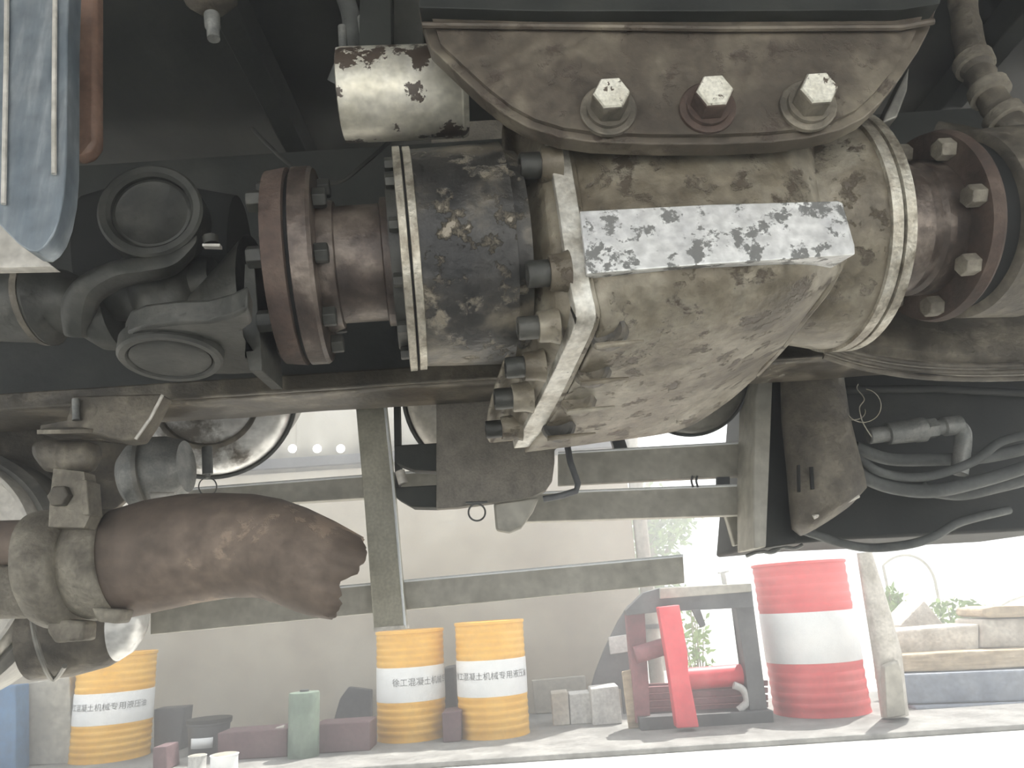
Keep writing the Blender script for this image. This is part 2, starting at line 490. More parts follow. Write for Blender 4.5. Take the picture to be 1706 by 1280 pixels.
# joint flange strip: sweep along its edge
FL = [(922, 200, 1.02), (930, 245, 1.0), (945, 330, 0.985), (958, 420, 0.975), (968, 480, 0.975), (976, 520, 0.985), (972, 548, 1.005),
      (948, 600, 1.09), (925, 648, 1.19), (900, 695, 1.30), (873, 746, 1.44)]
def strip(path, w0, depth, bm=None):
    """flat strip following path; w0 px half width; depth in m inward"""
    bm = bm or bmesh.new()
    n = len(path)
    rr = []
    for i, (x, y, Y) in enumerate(path):
        p = W(x, y, Y)
        a = AU * (w0 / FPX * (p - CAM).dot(f0))
        q0 = W(*path[max(0, i - 1)]); q1 = W(*path[min(n - 1, i + 1)])
        inn = (q1 - q0).normalized().cross(AU).normalized()
        if inn.y < 0: inn = -inn
        rr.append([p - a, p + a, p + a + inn * depth, p - a + inn * depth])
    return rings(bm, rr)
def densify(path, n=4):
    vs = smoothpath([Vector(p) for p in path], n)
    return [tuple(v) for v in vs]
FLd = densify(FL, 3)
obj('joint_flange', strip(FLd, 17, 0.07), 'flange', tc_, ang=35, bevel=0.002)
FR = [(x + 19, y, Y + 0.008) for x, y, Y in FLd]
obj('joint_flange', strip(FR, 4.5, 0.07), 'case', tc_, ang=35, bevel=0.002)
# casting shell between input drum and the joint flange
L_ = [(836, 195, 1.10), (838, 260, 1.05), (842, 345, 1.00), (846, 440, 1.0), (850, 510, 1.03), (848, 560, 1.08), (842, 600, 1.15), (822, 650, 1.27), (810, 700, 1.38), (812, 740, 1.47)]
R_ = [(905, 200, 1.04), (914, 260, 1.02), (928, 345, 1.0), (940, 440, 0.99), (948, 505, 1.0), (948, 545, 1.03), (930, 590, 1.10), (905, 640, 1.20), (880, 690, 1.31), (858, 735, 1.44)]
rows = []
for (lx, ly, lY), (rx, ry, rY) in zip(L_, R_):
    row = []
    for k in range(9):
        s = k / 8
        x = lx + (rx + 9 - lx) * s; y = ly + (ry - ly) * s
        Y = lY + (rY - lY) * s + 0.07 * math.sin(PI * min(1, s * 1.35)) ** 0.8 * (1 - 0.5 * s)
        p = W(x, y, Y)
        row.append(p)
    rows.append(row)
obj('cover_shell', grid(rows), 'case', tc_, solid=0.012, sub=2)
# bosses and socket cap screws
SC_ = [(886, 276, 1.0, 22), (900, 456, 0.985, 23), (884, 546, 1.03, 20), (862, 612, 1.12, 18), (842, 664, 1.24, 18), (826, 715, 1.37, 15)]
for x, y, Y, r in SC_:
    c = W(x, y, Y)
    rm = r / FPX * (c - CAM).dot(f0)
    e = W(x + 34, y - 2, Y)
    obj('boss', lathe(c + AU * rm * 0.6, AU, [(0, rm * 1.25), (0.003, rm * 1.34), ((e - c).length * 0.6, rm * 1.38), ((e - c).length, rm * 1.6)], 24), 'case', tc_, ang=50)
    s_ = obj('cap_screw', lathe(c, -AU, [(-rm, rm), (0.016, rm), (0.019, rm * 0.92), (0.0191, rm * 0.55), (0.008, rm * 0.55)], 24), 'joint', tc_, ang=30)
# main casting: rows top -> bottom, columns left -> right
CR = [
    [(945, 190, 1.04), (1060, 190, 1.03), (1200, 190, 1.03), (1330, 190, 1.05), (1362, 190, 1.10)],
    [(952, 250, 1.02), (1060, 250, 1.0), (1200, 246, 1.0), (1330, 240, 1.02), (1364, 240, 1.10)],
    [(968, 345, 1.0), (1060, 345, 0.985), (1200, 342, 0.985), (1330, 336, 1.0), (1374, 338, 1.08)],
    [(982, 452, 0.995), (1060, 455, 0.985), (1200, 446, 0.985), (1330, 436, 1.0), (1395, 430, 1.05)],
    [(995, 520, 1.01), (1060, 520, 1.03), (1200, 510, 1.03), (1320, 495, 1.05), (1372, 480, 1.09)],
    [(990, 560, 1.05), (1055, 575, 1.10), (1190, 565, 1.11), (1300, 540, 1.13), (1340, 525, 1.15)],
    [(950, 640, 1.20), (1040, 655, 1.26), (1170, 635, 1.27), (1270, 590, 1.27), (1310, 570, 1.27)],
    [(905, 712, 1.36), (1020, 705, 1.40), (1140, 680, 1.42), (1230, 630, 1.40), (1275, 600, 1.38)],
    [(875, 748, 1.47), (1000, 732, 1.50), (1128, 712, 1.52), (1200, 672, 1.52), (1250, 630, 1.48)],
    [(880, 735, 1.56), (1000, 718, 1.60), (1128, 695, 1.62), (1200, 655, 1.60), (1250, 612, 1.56)],
]
rows = []
for row in CR:
    pts = [W(*q) for q in row]
    rows.append(smoothpath(pts, 8))
cols = list(zip(*rows))
cols = [smoothpath(list(c), 5) for c in cols]
rows = list(zip(*cols))
rows = [[p + (p - CAM).normalized() * (-0.005) * mnoise.noise(p * 9) for p in r] for r in rows]
obj('main_casting', grid([list(r) for r in rows]), 'case', tc_, solid=0.014)
# dimples behind the lower flange bolts
for x, y, Y, r in [(1010, 548, 1.035, 26), (985, 612, 1.14, 24), (962, 662, 1.24, 22), (930, 708, 1.34, 20)]:
    c = W(x, y, Y)
    rm = r / FPX * (c - CAM).dot(f0)
    n_ = (CAM - c).normalized()
    obj('bolt_pocket', lathe(c + Vector((0, 0.0, 0)), n_, [(-0.02, rm * 1.5), (-0.002, rm * 1.25), (0.001, rm * 1.0), (-0.004, rm * 0.6), (-0.007, rm * 0.2)], 24), 'casedark', tc_)
    e0, e1 = W(x - 18, y + r + 3, Y - 0.0), W(x + 62, y + r - 6, Y + 0.01)
    obj('rib', tube([e0, (e0 + e1) / 2, e1], [0.005, 0.0045, 0.002], 8), 'case', tc_)
# bright rib bar
rb = [(966, 352), (1180, 341), (1396, 335), (1404, 338), (1424, 408), (1425, 424), (1180, 440), (978, 456)]
fpts = [W(x, y, 0.955 + (y < 400) * 0.018) for x, y in rb]
obj('rib_bar', prism(fpts, Vector((0, 0.10, 0.02))), 'silver', tc_, smooth=False, bevel=0.004, label='bright silver rib bar with flaking paint')
# plug, edge seams
obj('casting_edge', tube(smoothpath([W(1404, 430, 1.05), W(1375, 484, 1.085), W(1340, 528, 1.145), W(1305, 575, 1.26), W(1262, 622, 1.44)]), 0.007, 8), 'case', tc_)

# ------------------------------------------------------------------ mounting bracket with three bolts
t = thing('mounting_bracket', 'dirty brown bracket plate with a curved lower edge and three bolts', 'bracket', W(1180, 240, 0.92))
BO = [(690, -60), (700, 30), (716, 78), (760, 120), (800, 158), (840, 190), (880, 212), (930, 228), (985, 236), (1080, 240), (1200, 240), (1290, 236), (1350, 229), (1400, 216), (1440, 196), (1470, 168), (1500, 130), (1530, 85), (1548, 50), (1572, -20), (1575, -60)]
obj('plate', pxprism(BO, 0.93, 0.03), 'brack', t, bevel=0.004)
# raised face slightly inset
c_ = Vector((1130, 20))
IN = []
for x, y in BO:
    IN.append((c_.x + (x - c_.x) * 0.955, -60 if y < -30 else c_.y + (y - c_.y) * (0.925)))
obj('raised_face', pxprism(IN, 0.922, 0.012), 'brack', t, bevel=0.003)
obj('top_ledge', pxprism([(695, -60), (1578, -60), (1566, 6), (1500, 16), (1200, 18), (900, 18), (698, 12)], 0.90, 0.03), 'dark', t, bevel=0.006)
obj('weld_bead', tube([W(704, 42, 0.915), W(900, 44, 0.915), W(1200, 48, 0.915), W(1500, 46, 0.915), W(1555, 36, 0.915)], 0.005, 8), 'brack', t)
for x, y, mm_ in ((1013, 186, 'grease'), (1178, 182, 'rust'), (1345, 178, 'grease')):
    c = W(x, y, 0.92)
    ax = Vector((0.0, -1, -0.06))
    b_ = obj('bolt', hexa(c + ax * 0.012, ax, 0.0270, 0.034), mm_, t, ang=25, bevel=0.0015)
    obj('bolt_face', lathe(c + ax * 0.040, ax, [(-0.002, 0.0262), (0.004, 0.0255), (0.007, 0.0235)], 6), 'bolt', b_, ang=25, label='bolt face with flaking white paint')
    obj('washer', lathe(c, ax, [(-0.002, 0.040), (0.005, 0.040), (0.006, 0.038), (0.006, 0.031), (0.013, 0.031)], 36), mm_, b_, ang=25)

# bracket on far side, greenish end
o = obj('support_lug', pxprism([(1475, 190), (1515, 110), (1512, 150), (1495, 195), (1470, 205)], 1.1, 0.05), 'tank', None, False, bevel=0.003)
props(o, 'small grey green lug showing behind the right end of the bracket', 'lug')

# ------------------------------------------------------------------ silver cylinder (top)
c0 = W(567, 160, 1.10); c1 = W(776, 152, 1.12)
t = thing('silver_cylinder', 'short horizontal cylinder with flaking cream silver paint', 'cylinder', c0)
obj('barrel', lathe(c0, c1 - c0, [(0, 0.070), (0.002, 0.077), (0.01, 0.0785), ((c1 - c0).length - 0.008, 0.0785), ((c1 - c0).length, 0.075)], 64), 'silverpipe', t, ang=30)
obj('end_seam', lathe(c0, c1 - c0, [((c1 - c0).length - 0.012, 0.0795), ((c1 - c0).length - 0.009, 0.0795)], 64), 'silverpipe', t)
obj('hanger', pxprism([(600, -20), (650, -20), (652, 90), (598, 90)], 1.14, 0.02), 'dark', t, smooth=False)

# ------------------------------------------------------------------ drive shaft with universal joint (left)
t = thing('drive_shaft', 'dark drive shaft with universal joint on the left side', 'drive shaft', AX0 - AU * 0.3)
obj('flange_disc', alathe([(463, 120), (465, 164), (498, 168), (500, 160)]), 'rust', t, ang=30)
obj('flange_disc', alathe([(505, 160), (507, 168), (534, 168), (540, 164), (542, 100)]), 'rustneck', t, ang=30)
obj('flange_gap', alathe([(496, 158), (508, 158)]), 'gap', t)
obj('sleeve', alathe([(538, 112), (550, 114), (566, 108), (568, 100), (655, 100), (668, 98)]), 'rustneck', t, ang=30)
obj('sleeve_collar', alathe([(640, 104), (642, 110), (662, 110), (664, 104)]), 'rustneck', t, ang=30)
_, a, b = basis(AU)
for i in range(8):
    th = 2 * PI * i / 8 + 0.30
    rr_ = arad(500, 135)
    dirv = a * math.cos(th) + b * math.sin(th)
    c = AX0 + AU * AT(463) + dirv * rr_
    obj('flange_bolt', hexa(c, -AU, 0.017, 0.022, rot=0.3), 'joint', t, bevel=0.001)
    c = AX0 + AU * AT(541) + dirv * rr_
    obj('flange_nut', hexa(c, AU, 0.016, 0.02, rot=0.2), 'joint', t, bevel=0.001)
# near yoke joined to the flange: lower eye
eye = W(286, 586, 1.02)
nrm = (Vector((0.04, -0.16, -1.0))).normalized()
def eyelug(c, n, ro, ri, th, mat, nm, parent):
    bm = lathe(c - n * th / 2, n, [(0, ro * 0.95), (0.004, ro), (th - 0.004, ro), (th, ro * 0.95), (th, ri * 1.08), (th - 0.006, ri), (th - 0.014, ri), (th - 0.014, ri * 0.2)], 48)
    return obj(nm, bm, mat, parent, ang=30)
eyelug(eye, nrm, 0.071, 0.055, 0.030, 'joint', 'yoke_eye', t)
obj('bearing_cap', lathe(eye + nrm * 0.006, nrm, [(0, 0.055), (0.006, 0.055), (0.009, 0.048), (0.006, 0.01)], 40), 'joint', t)
# yoke arm from lower eye to the flange
arm = [(225, 560), (250, 540), (300, 530), (350, 520), (405, 500), (418, 540), (440, 560), (480, 595), (440, 602), (432, 622), (340, 622), (290, 618)]
zp = eye.z + 0.004
YP = [(206, 572), (214, 556), (240, 546), (290, 540), (345, 538), (385, 528), (412, 515), (420, 540), (404, 552), (402, 598), (438, 604), (438, 622), (380, 625), (310, 624), (262, 616), (226, 602), (210, 588)]
obj('yoke_plate', prism([G(x, y, zp) for x, y in YP], Vector((0, 0, 0.035))), 'joint', t, bevel=0.005)
obj('yoke_arm', ringloft([((300, 505), (300, 560), 1.13), ((340, 480), (340, 575), 1.14), ((385, 440), (385, 590), 1.15), ((425, 400), (430, 595), 1.16)], 28, 0.9), 'joint', t, ang=60)
obj('yoke_heel', pxprism([(408, 440), (424, 440), (436, 600), (436, 618), (416, 618), (404, 560)], 1.05, 0.10), 'joint', t, bevel=0.006)
# second yoke on the shaft: upper eye facing the camera
eye2 = W(260, 364, 1.03)
n2 = Vector((0.15, -1, -0.05)).normalized()
eyelug(eye2, n2, 0.076, 0.058, 0.06, 'joint', 'yoke_eye', t)
obj('bearing_cap', lathe(eye2 + n2 * 0.010, n2, [(0, 0.057), (0.008, 0.057), (0.010, 0.052), (0.008, 0.048), (0.008, 0.01)], 40), 'joint', t)
arm2 = [[W(336, 372, 1.04), W(300, 410, 1.03), W(240, 428, 1.02), W(175, 440, 1.02), W(125, 465, 1.04), W(100, 505, 1.07), W(105, 560, 1.1)],
        [W(330, 400, 1.02), W(290, 440, 1.01), W(240, 452, 1.0), W(195, 458, 1.0), W(155, 480, 1.03), W(140, 515, 1.06), W(135, 560, 1.1)],
        [W(320, 425, 1.06), W(290, 455, 1.05), W(245, 468, 1.05), W(205, 478, 1.06), W(170, 500, 1.08), W(158, 520, 1.1), W(150, 560, 1.14)]]
obj('yoke_arm', grid([smoothpath(r, 5) for r in arm2]), 'joint', t, solid=0.022, sub=1)
# cross and its hub
cc = W(265, 478, 1.14)
obj('cross', lathe(W(262, 390, 1.12), W(284, 570, 1.12) - W(262, 390, 1.12), [(0, 0.042), (0.05, 0.05), (0.09, 0.058), (0.13, 0.05), (0.17, 0.042)], 28), 'joint', t)
obj('cross', lathe(W(360, 468, 1.14), W(160, 500, 1.14) - W(360, 468, 1.14), [(0, 0.04), (0.05, 0.052), (0.12, 0.052), (0.17, 0.04)], 28), 'joint', t)
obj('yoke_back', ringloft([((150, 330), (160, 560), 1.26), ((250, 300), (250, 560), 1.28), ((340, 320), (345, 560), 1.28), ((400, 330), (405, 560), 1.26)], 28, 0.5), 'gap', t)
# shaft tube leaving to the left
obj('shaft_tube', ringloft([((-120, 450), (-115, 560), 1.14), ((0, 446), (0, 566), 1.14), ((60, 446), (62, 568), 1.14), ((75, 446), (78, 572), 1.14), ((92, 450), (95, 552), 1.14), ((120, 455), (122, 552), 1.14), ((150, 470), (168, 580), 1.14), ((190, 480), (205, 582), 1.15)], 40), 'joint', t, ang=50)
obj('weld_ring', ringloft([((60, 442), (62, 572), 1.14), ((70, 442), (73, 572), 1.14)], 40), 'grease', t)
obj('grease_nipple', tube([W(350, 395, 1.03), W(352, 408, 1.03)], 0.012, 10), 'joint', t)
obj('balance_tab', pxprism([(337, 406), (366, 406), (366, 411), (337, 410)], 1.0, 0.01), 'pale', t, smooth=False)

# ------------------------------------------------------------------ blue-grey rounded hanger, near left
t = thing('blue_grey_hanger', 'glossy blue grey steel bar with rounded lower end, top left corner', 'bar', W(60, 430, 0.8))
HB = [(-90, -60), (116, -60), (112, 60), (111, 200), (110, 275), (106, 325), (98, 365), (88, 392), (76, 410), (62, 420), (48, 418), (30, 406), (8, 384), (-10, 365), (-40, 335), (-90, 320)]
bm = pxprism(HB, 0.80, 0.03)
obj('bar', bm, 'blue', t, bevel=0.012)
obj('edge_bead', tube([W(12, -60, 0.796), W(10, 120, 0.796), W(6, 340, 0.796)], 0.003, 8), 'pale', t)
obj('edge_bead', tube([W(92, -60, 0.796), W(90, 200, 0.796), W(90, 290, 0.796)], 0.003, 8), 'pale', t)
o = obj('brown_bar', pxprism([(120, -60), (160, -60), (159, 236), (145, 254), (120, 262)], 0.90, 0.025), 'brown', None, bevel=0.006)
props(o, 'brown square bar hanging just right of the blue grey hanger', 'bar')
o = obj('cream_plate', pxprism([(-60, 330), (30, 395), (60, 425), (88, 444), (-60, 447)], 0.95, 0.02), 'pale', None, False, bevel=0.003)
props(o, 'cream plate peeking out under the blue grey hanger', 'plate')

# ------------------------------------------------------------------ right end: rear flange, hose, fittings
t = thing('rear_shaft_flange', 'rusty rear shaft flange and housing at the right edge', 'flange', AX0 + AU * AT(1640))
obj('coupling', alathe([(1510, 106), (1516, 114), (1540, 114)]), 'rustneck', t)
obj('flange_disc', alathe([(1536, 100), (1538, 158), (1552, 162), (1558, 158)]), 'rust', t, ang=30)
obj('flange_disc', alathe([(1590, 150), (1594, 158), (1680, 162)]), 'grease', t, ang=30)
obj('gap_disc', alathe([(1556, 142), (1592, 142)]), 'gap', t)
for i in range(8):
    th = 2 * PI * i / 8 + 0.12
    c = AX0 + AU * AT(1537) + (a * math.cos(th) + b * math.sin(th)) * arad(1537, 138)
    obj('flange_bolt', hexa(c, -AU, 0.019, 0.026), 'clamp', t, bevel=0.001)
t = thing('rubber_hose', 'thick dirt-caked hose with bands coming down at the top right', 'hose', W(1640, 150, 1.25))
hp = smoothpath([W(1598, -50, 1.30), W(1612, 60, 1.27), W(1630, 120, 1.25), W(1665, 185, 1.23), W(1700, 225, 1.22), (W(1760, 280, 1.24))], 8)
obj('hose', tube(hp, [0.027 + 0.005 * mnoise.noise(Vector((i * 0.9, 2, 1))) for i in range(len(hp))], 18), 'grease', t)
for i in (14, 20, 26, 32):
    d = (hp[i + 1] - hp[i]).normalized()
    obj('hose_band', lathe(hp[i], d, [(-0.013, 0.031), (-0.011, 0.036), (0.011, 0.036), (0.013, 0.031)], 20, noise_amp=0.004), 'clamp', t)
o = obj('cross_rod', tube(smoothpath([W(1560, 215, 1.35), W(1600, 222, 1.33), W(1650, 232, 1.3), W(1720, 240, 1.3)]), 0.016, 12), 'grease')
props(o, 'short dirty rod crossing behind the thick hose', 'rod')
# big round axle housing under the right end
t = thing('axle_housing', 'large dirty rounded axle housing under the right rear flange', 'axle', W(1600, 600, 1.5))
rows = []
for (y0, Y0) in ((500, 1.62), (535, 1.5), (570, 1.44), (598, 1.42), (620, 1.45), (634, 1.52), (620, 1.62)):
    row = []
    for k in range(13):
        s = k / 12
        x = 1370 + 420 * s
        sag = 34 * (1 - (1 - s) ** 2.2) - 34
        row.append(W(x, y0 + sag - (10 if y0 < 560 else 0), Y0))
    rows.append(row)
obj('housing', grid(rows), 'grease', t, solid=0.01, sub=1)
for dy in (0, 11, 22):
    obj('ridge', tube(smoothpath([W(1372, 572 + dy, 1.40), W(1440, 592 + dy, 1.40), W(1530, 606 + dy, 1.41), W(1640, 610 + dy, 1.42), W(1760, 606 + dy, 1.42)]), 0.0055, 8), 'grease', t)

# ------------------------------------------------------------------ box on the right with hoses
t = thing('equipment_box', 'dark equipment box with rusty rounded block hanging below the frame at right', 'box', W(1450, 900, 2.2))
obj('box_body', pxprism([(1285, 560), (1262, 912), (1400, 900), (1560, 893), (1800, 880), (1800, 560)], 2.25, 0.5), 'dark', t, bevel=0.01)
obj('side_plate', pxprism([(1275, 560), (1290, 560), (1276, 912), (1256, 915), (1254, 800), (1258, 660)], 2.0, 0.16), 'guard', t, bevel=0.004)
obj('front_plate', pxprism([(1285, 560), (1330, 560), (1318, 730), (1325, 906), (1255, 917)], 2.08, 0.16), 'dark', t, bevel=0.004)
bm = ringloft([((1300, 540), (1395, 540), 1.98), ((1302, 640), (1402, 620), 1.98), ((1303, 700), (1412, 690), 1.98), ((1312, 780), (1425, 745), 1.99), ((1318, 850), (1436, 790), 2.0), ((1322, 882), (1440, 812), 2.02), ((1335, 893), (1420, 835), 2.05)], 24, 0.8)
obj('rounded_block', bm, 'grease', t, ang=60)
obj('slot', pxprism([(1329, 775), (1333, 775), (1334, 820), (1330, 820)], 1.915, 0.01), 'gap', t, smooth=False)
obj('slot', pxprism([(1350, 778), (1355, 778), (1357, 815), (1352, 815)], 1.912, 0.01), 'gap', t, smooth=False)
obj('lower_lip', tube([W(1355, 862, 1.95), W(1430, 826, 1.95)], 0.006, 10), 'pale', t)
obj('crossbar', tube([W(1380, 650, 2.2), W(1560, 648, 2.2), W(1800, 660, 2.2)], 0.012, 10), 'dark', t)
t = thing('hydraulic_fitting', 'dull metal hydraulic coupling with hexagon nuts lying right of the rounded block', 'fitting', W(1520, 722, 2.0))
P0, P1 = W(1446, 727, 2.02), W(1600, 708, 2.02)
ax = P1 - P0
Ln = ax.length
obj('body', lathe(P0, ax, [(0, 0.018), (0.003, 0.022), (Ln * 0.2, 0.022), (Ln * 0.21, 0.030), (Ln * 0.5, 0.032), (Ln * 0.52, 0.034), (Ln * 0.6, 0.034), (Ln * 0.61, 0.02), (Ln * 0.8, 0.02), (Ln * 0.82, 0.026), (Ln, 0.026)], 28), 'fitting', t, ang=30)
obj('hex_nut', hexa(P0 + ax * 0.62, ax, 0.028, 0.03), 'fitting', t)
obj('elbow', tube(smoothpath([W(1590, 708, 2.02), W(1604, 722, 2.02), W(1602, 760, 2.02), W(1598, 790, 2.02)]), 0.022, 14), 'fitting', t)
t = thing('wire_loop', 'thin pale wire curled into loops above the metal coupling', 'wire', W(1440, 690, 1.95))
wp = smoothpath([W(1452, 728, 1.97), W(1438, 705, 1.96), W(1432, 680, 1.95), W(1440, 665, 1.95), W(1428, 648, 1.95), W(1430, 640, 1.95)], 5)
obj('wire', tube(wp, 0.0016, 6), 'wire', t)
lp = [W(1438 + 30 * math.cos(q), 676 + 28 * math.sin(q), 1.95 + 0.01 * math.sin(q * 2)) for q in [i * 2 * PI / 24 - 1.4 for i in range(19)]]
obj('wire', tube(lp, 0.0013, 6), 'wire', t)
lp = [W(1420 + 22 * math.cos(q), 686 + 14 * math.sin(q), 1.96) for q in [i * 2 * PI / 24 - 0.3 for i in range(17)]]
obj('wire', tube(lp, 0.0013, 6), 'wire', t)
HZ = [
    ([(1425, 745), (1480, 765), (1560, 766), (1640, 762), (1720, 745)], 0.017, 2.05, 'fat hose curving right just below the metal coupling'),
    ([(1410, 770), (1450, 800), (1500, 815), (1560, 818), (1640, 800), (1720, 775)], 0.018, 2.02, 'grey hose sagging lowest of the bundle right of the block'),
    ([(1425, 760), (1470, 788), (1540, 795), (1620, 770), (1670, 735), (1740, 720)], 0.012, 2.0, 'thin hose rising to the right across the hose bundle'),
    ([(1540, 815), (1600, 822), (1660, 810), (1740, 790)], 0.020, 2.1, 'short pale hose at the right end of the bundle'),
]
for q, r, Y, lb in HZ:
    o = obj('hose', tube(smoothpath([W(x, y, Y) for x, y in q], 6), r, 14), 'rubber')
    props(o, lb, 'hose', 'hoses in the equipment box')
o = obj('hanging_cable', tube(smoothpath([W(1300, 872, 2.1), W(1365, 893, 2.1), (W(1400, 905, 2.1)), W(1450, 913, 2.1), W(1510, 908, 2.1), W(1555, 895, 2.1), W(1600, 870, 2.12), W(1680, 850, 2.2)], 6), 0.012, 12), 'rubber')
props(o, 'black cable hanging in a shallow loop below the dark box', 'cable')
for i, (x, y) in enumerate(((1265, 917), (1303, 910))):
    o = obj('cable_clip', tube(smoothpath([W(x - 22, y + 10, 2.2), W(x, y + 2, 2.2), W(x + 20, y + 4, 2.2), W(x + 34, y - 2, 2.2)]), 0.005, 8), 'fitting')
    props(o, ('grey wire clip under the left corner of the dark box', 'grey wire clip under the dark box, right of the corner clip')[i], 'clip')

# ------------------------------------------------------------------ air tanks and straps
def airtank(px, py, rpx, Y, lab, matend='chrome', tilt=(0.22, -1, -0.36), length=0.5, band=True):
    c = W(px, py, Y)
    R = rpx / FPX * (c - CAM).dot(f0) * 0.97
    n = Vector(tilt).normalized()
    t = thing('air_tank', lab, 'tank', c)
    prof = [(-0.004 + 0.085 * math.sqrt(max(0, 1 - (q) ** 2)) - 0.085, R * 0.985 * q) for q in [0.02, 0.2, 0.4, 0.55, 0.7, 0.8, 0.88, 0.94, 0.98, 1.0]]
    obj('dished_end', lathe(c, n, prof, 64), matend, t)
    obj('shell', lathe(c - n * 0.085, -n, [(-0.0, R * 0.985), (0.006, R * 1.01), (length, R * 1.01)], 64), 'tank', t)
    if band:
        obj('rim_band', lathe(c - n * 0.085, -n, [(-0.004, R), (-0.004, R * 1.035), (0.03, R * 1.035), (0.03, R)], 64, cap=False), 'rubber', t)
    return t, c, n, R
t, c, n, R = airtank(342, 664, 144, 1.98, 'shiny dished air tank end behind the bracket, above the rusted pipe')
obj('weld_ring', lathe(c + n * -0.02, n, [(0, R * 0.60), (0.012, R * 0.62), (0.014, R * 0.60), (0.012, R * 0.57), (0, R * 0.55)], 48, cap=False), 'grease', t)
obj('drain_valve', tube([W(345, 745, 1.86), W(346, 790, 1.86)], 0.013, 12), 'rubber', t, label='dark drain valve')
obj('drain_tip', tube([W(346, 786, 1.86), W(347, 797, 1.86)], 0.006, 10), 'fitting', t)
lp = [W(346 + 15 * math.cos(q), 811 + 15 * math.sin(q), 1.86) for q in [i * 2 * PI / 28 for i in range(29)]]
obj('pull_ring', tube(lp, 0.0018, 6), 'rubber', t)
airtank(815, 655, 152, 2.0, 'pale air tank end half hidden behind the speckled hanging plate', 'pale', tilt=(0.02, -1, -0.33))
airtank(1150, 632, 100, 2.05, 'dull grey tank showing under the transfer case', 'tank', tilt=(-0.2, -1, -0.3), length=0.2)
o = obj('mud_flap', pxprism([(-120, 560), (262, 560), (240, 700), (212, 830), (150, 890), (-120, 890)], 2.12, 0.02), 'grease', None, False, bevel=0.004)
props(o, 'dirt coated mud flap behind the rubber mount and pipe clamp at left', 'mud flap')
# cone shaped tank at left
t = thing('air_dryer', 'small blue grey canister beside the clamp, right above the pipe', 'canister', W(250, 830, 1.75))
obj('canister', ringloft([((206, 760), (214, 838), 1.78), ((222, 742), (228, 852), 1.78), ((245, 730), (250, 850), 1.78), ((280, 728), (285, 838), 1.78), ((310, 735), (312, 820), 1.78)], 32, 0.9), 'fitting', t)
obj('canister_rim', ringloft([((243, 726), (250, 852), 1.775), ((250, 726), (258, 852), 1.775)], 32, 0.9), 'tank', t)
obj('threads', ringloft([((252, 820), (256, 836), 1.68), ((292, 820), (296, 832), 1.68)], 16), 'pale', t)

# folded bracket above the clamp
t = thing('folded_bracket', 'folded dark steel bracket under the frame rail at left', 'bracket', W(160, 720, 1.5))
obj('bracket_plate', pxprism([(120, 660), (270, 656), (248, 700), (226, 732), (205, 735), (150, 722), (64, 722), (66, 708), (110, 700)], 1.46, 0.05), 'grease', t, bevel=0.004)
obj('folded_lip', tube([W(271, 658, 1.455), W(250, 698, 1.455), W(226, 732, 1.455)], 0.0035, 8), 'pale', t)
obj('stud', tube([W(126, 665, 1.45), W(127, 700, 1.45)], 0.007, 10), 'fitting', t)
obj('washer', lathe(W(115, 722, 1.47), Vector((0.05, -0.25, 1)), [(0, 0.055), (0.008, 0.055), (0.012, 0.03)], 32), 'clamp', t)
# rubber mount + saddle
t = thing('pipe_hanger', 'dirt-caked rubber mount and clevis above the pipe clamp', 'mount', W(115, 780, 1.5))
obj('rubber_mount', ringloft([((62, 738), (66, 772), 1.5), ((75, 732), (78, 786), 1.5), ((115, 735), (116, 792), 1.5), ((150, 736), (152, 786), 1.5), ((164, 742), (163, 770), 1.5)], 24, 0.9, amp=0.003), 'grease', t, ang=60)
obj('clevis', pxprism([(88, 780), (140, 786), (150, 860), (140, 880), (80, 878), (82, 840)], 1.44, 0.04), 'clamp', t, bevel=0.006)
obj('clevis', pxprism([(134, 800), (144, 800), (148, 858), (136, 858)], 1.43, 0.05), 'clamp', t, bevel=0.002)
obj('clevis_bolt', hexa(W(105, 828, 1.44), Vector((0, -1, 0)), 0.021, 0.02), 'grease', t, bevel=0.002)
# exhaust pipe with clamp
t = thing('exhaust_pipe', 'rusted exhaust pipe with torn open end, lower left', 'pipe', W(380, 925, 1.55))
EX = [((196, 852), (212, 1028), 1.58), ((250, 836), (268, 1016), 1.58), ((310, 826), (328, 1003), 1.58), ((370, 824), (385, 994), 1.57), ((425, 826), (430, 994), 1.56), ((470, 834), (462, 1004), 1.54), ((510, 848), (496, 1018), 1.53)]
bm = bmesh.new()
seg = 64
rr = []
for (tx, ty), (bx, by), Y in EX:
    T, B = W(tx, ty, Y), W(bx, by, Y)
    cc_ = (T + B) / 2; a_ = (T - B) / 2; yv = Vector((0, 1, 0)) * a_.length
    rr.append([cc_ + a_ * math.cos(2 * PI * j / seg) + yv * math.sin(2 * PI * j / seg) for j in range(seg)])
# torn end ring
T, B = W(592, 893, 1.52), W(546, 1028, 1.50)
cc_ = (T + B) / 2; a_ = (T - B) / 2; yv = Vector((0, 1, 0)) * a_.length * 0.95 + Vector((-0.02, 0, 0))
last = []
for j in range(seg):
    th = 2 * PI * j / seg
    p = cc_ + a_ * math.cos(th) + yv * math.sin(th)
    front = math.sin(th) < 0
    jag = 0.008 * mnoise.noise(Vector((j * 0.7, 3, 7))) + 0.004 * mnoise.noise(Vector((j * 2.3, 5, 1)))
    off = 0.0
    if front:
        s = (math.cos(th) + 1) / 2
        off = (0.012 + 0.030 * s) * math.sin(PI * min(1, (1 - s) * 3 + 0.1) / 2) - 0.022 * math.exp(-((s - 0.38) / 0.12) ** 2)
    if abs(th) < 0.25 or abs(th - 2 * PI) < 0.25: off = 0.018
    last.append(p + (rr[-1][j] - rr[-2][j]).normalized() * (jag + off))
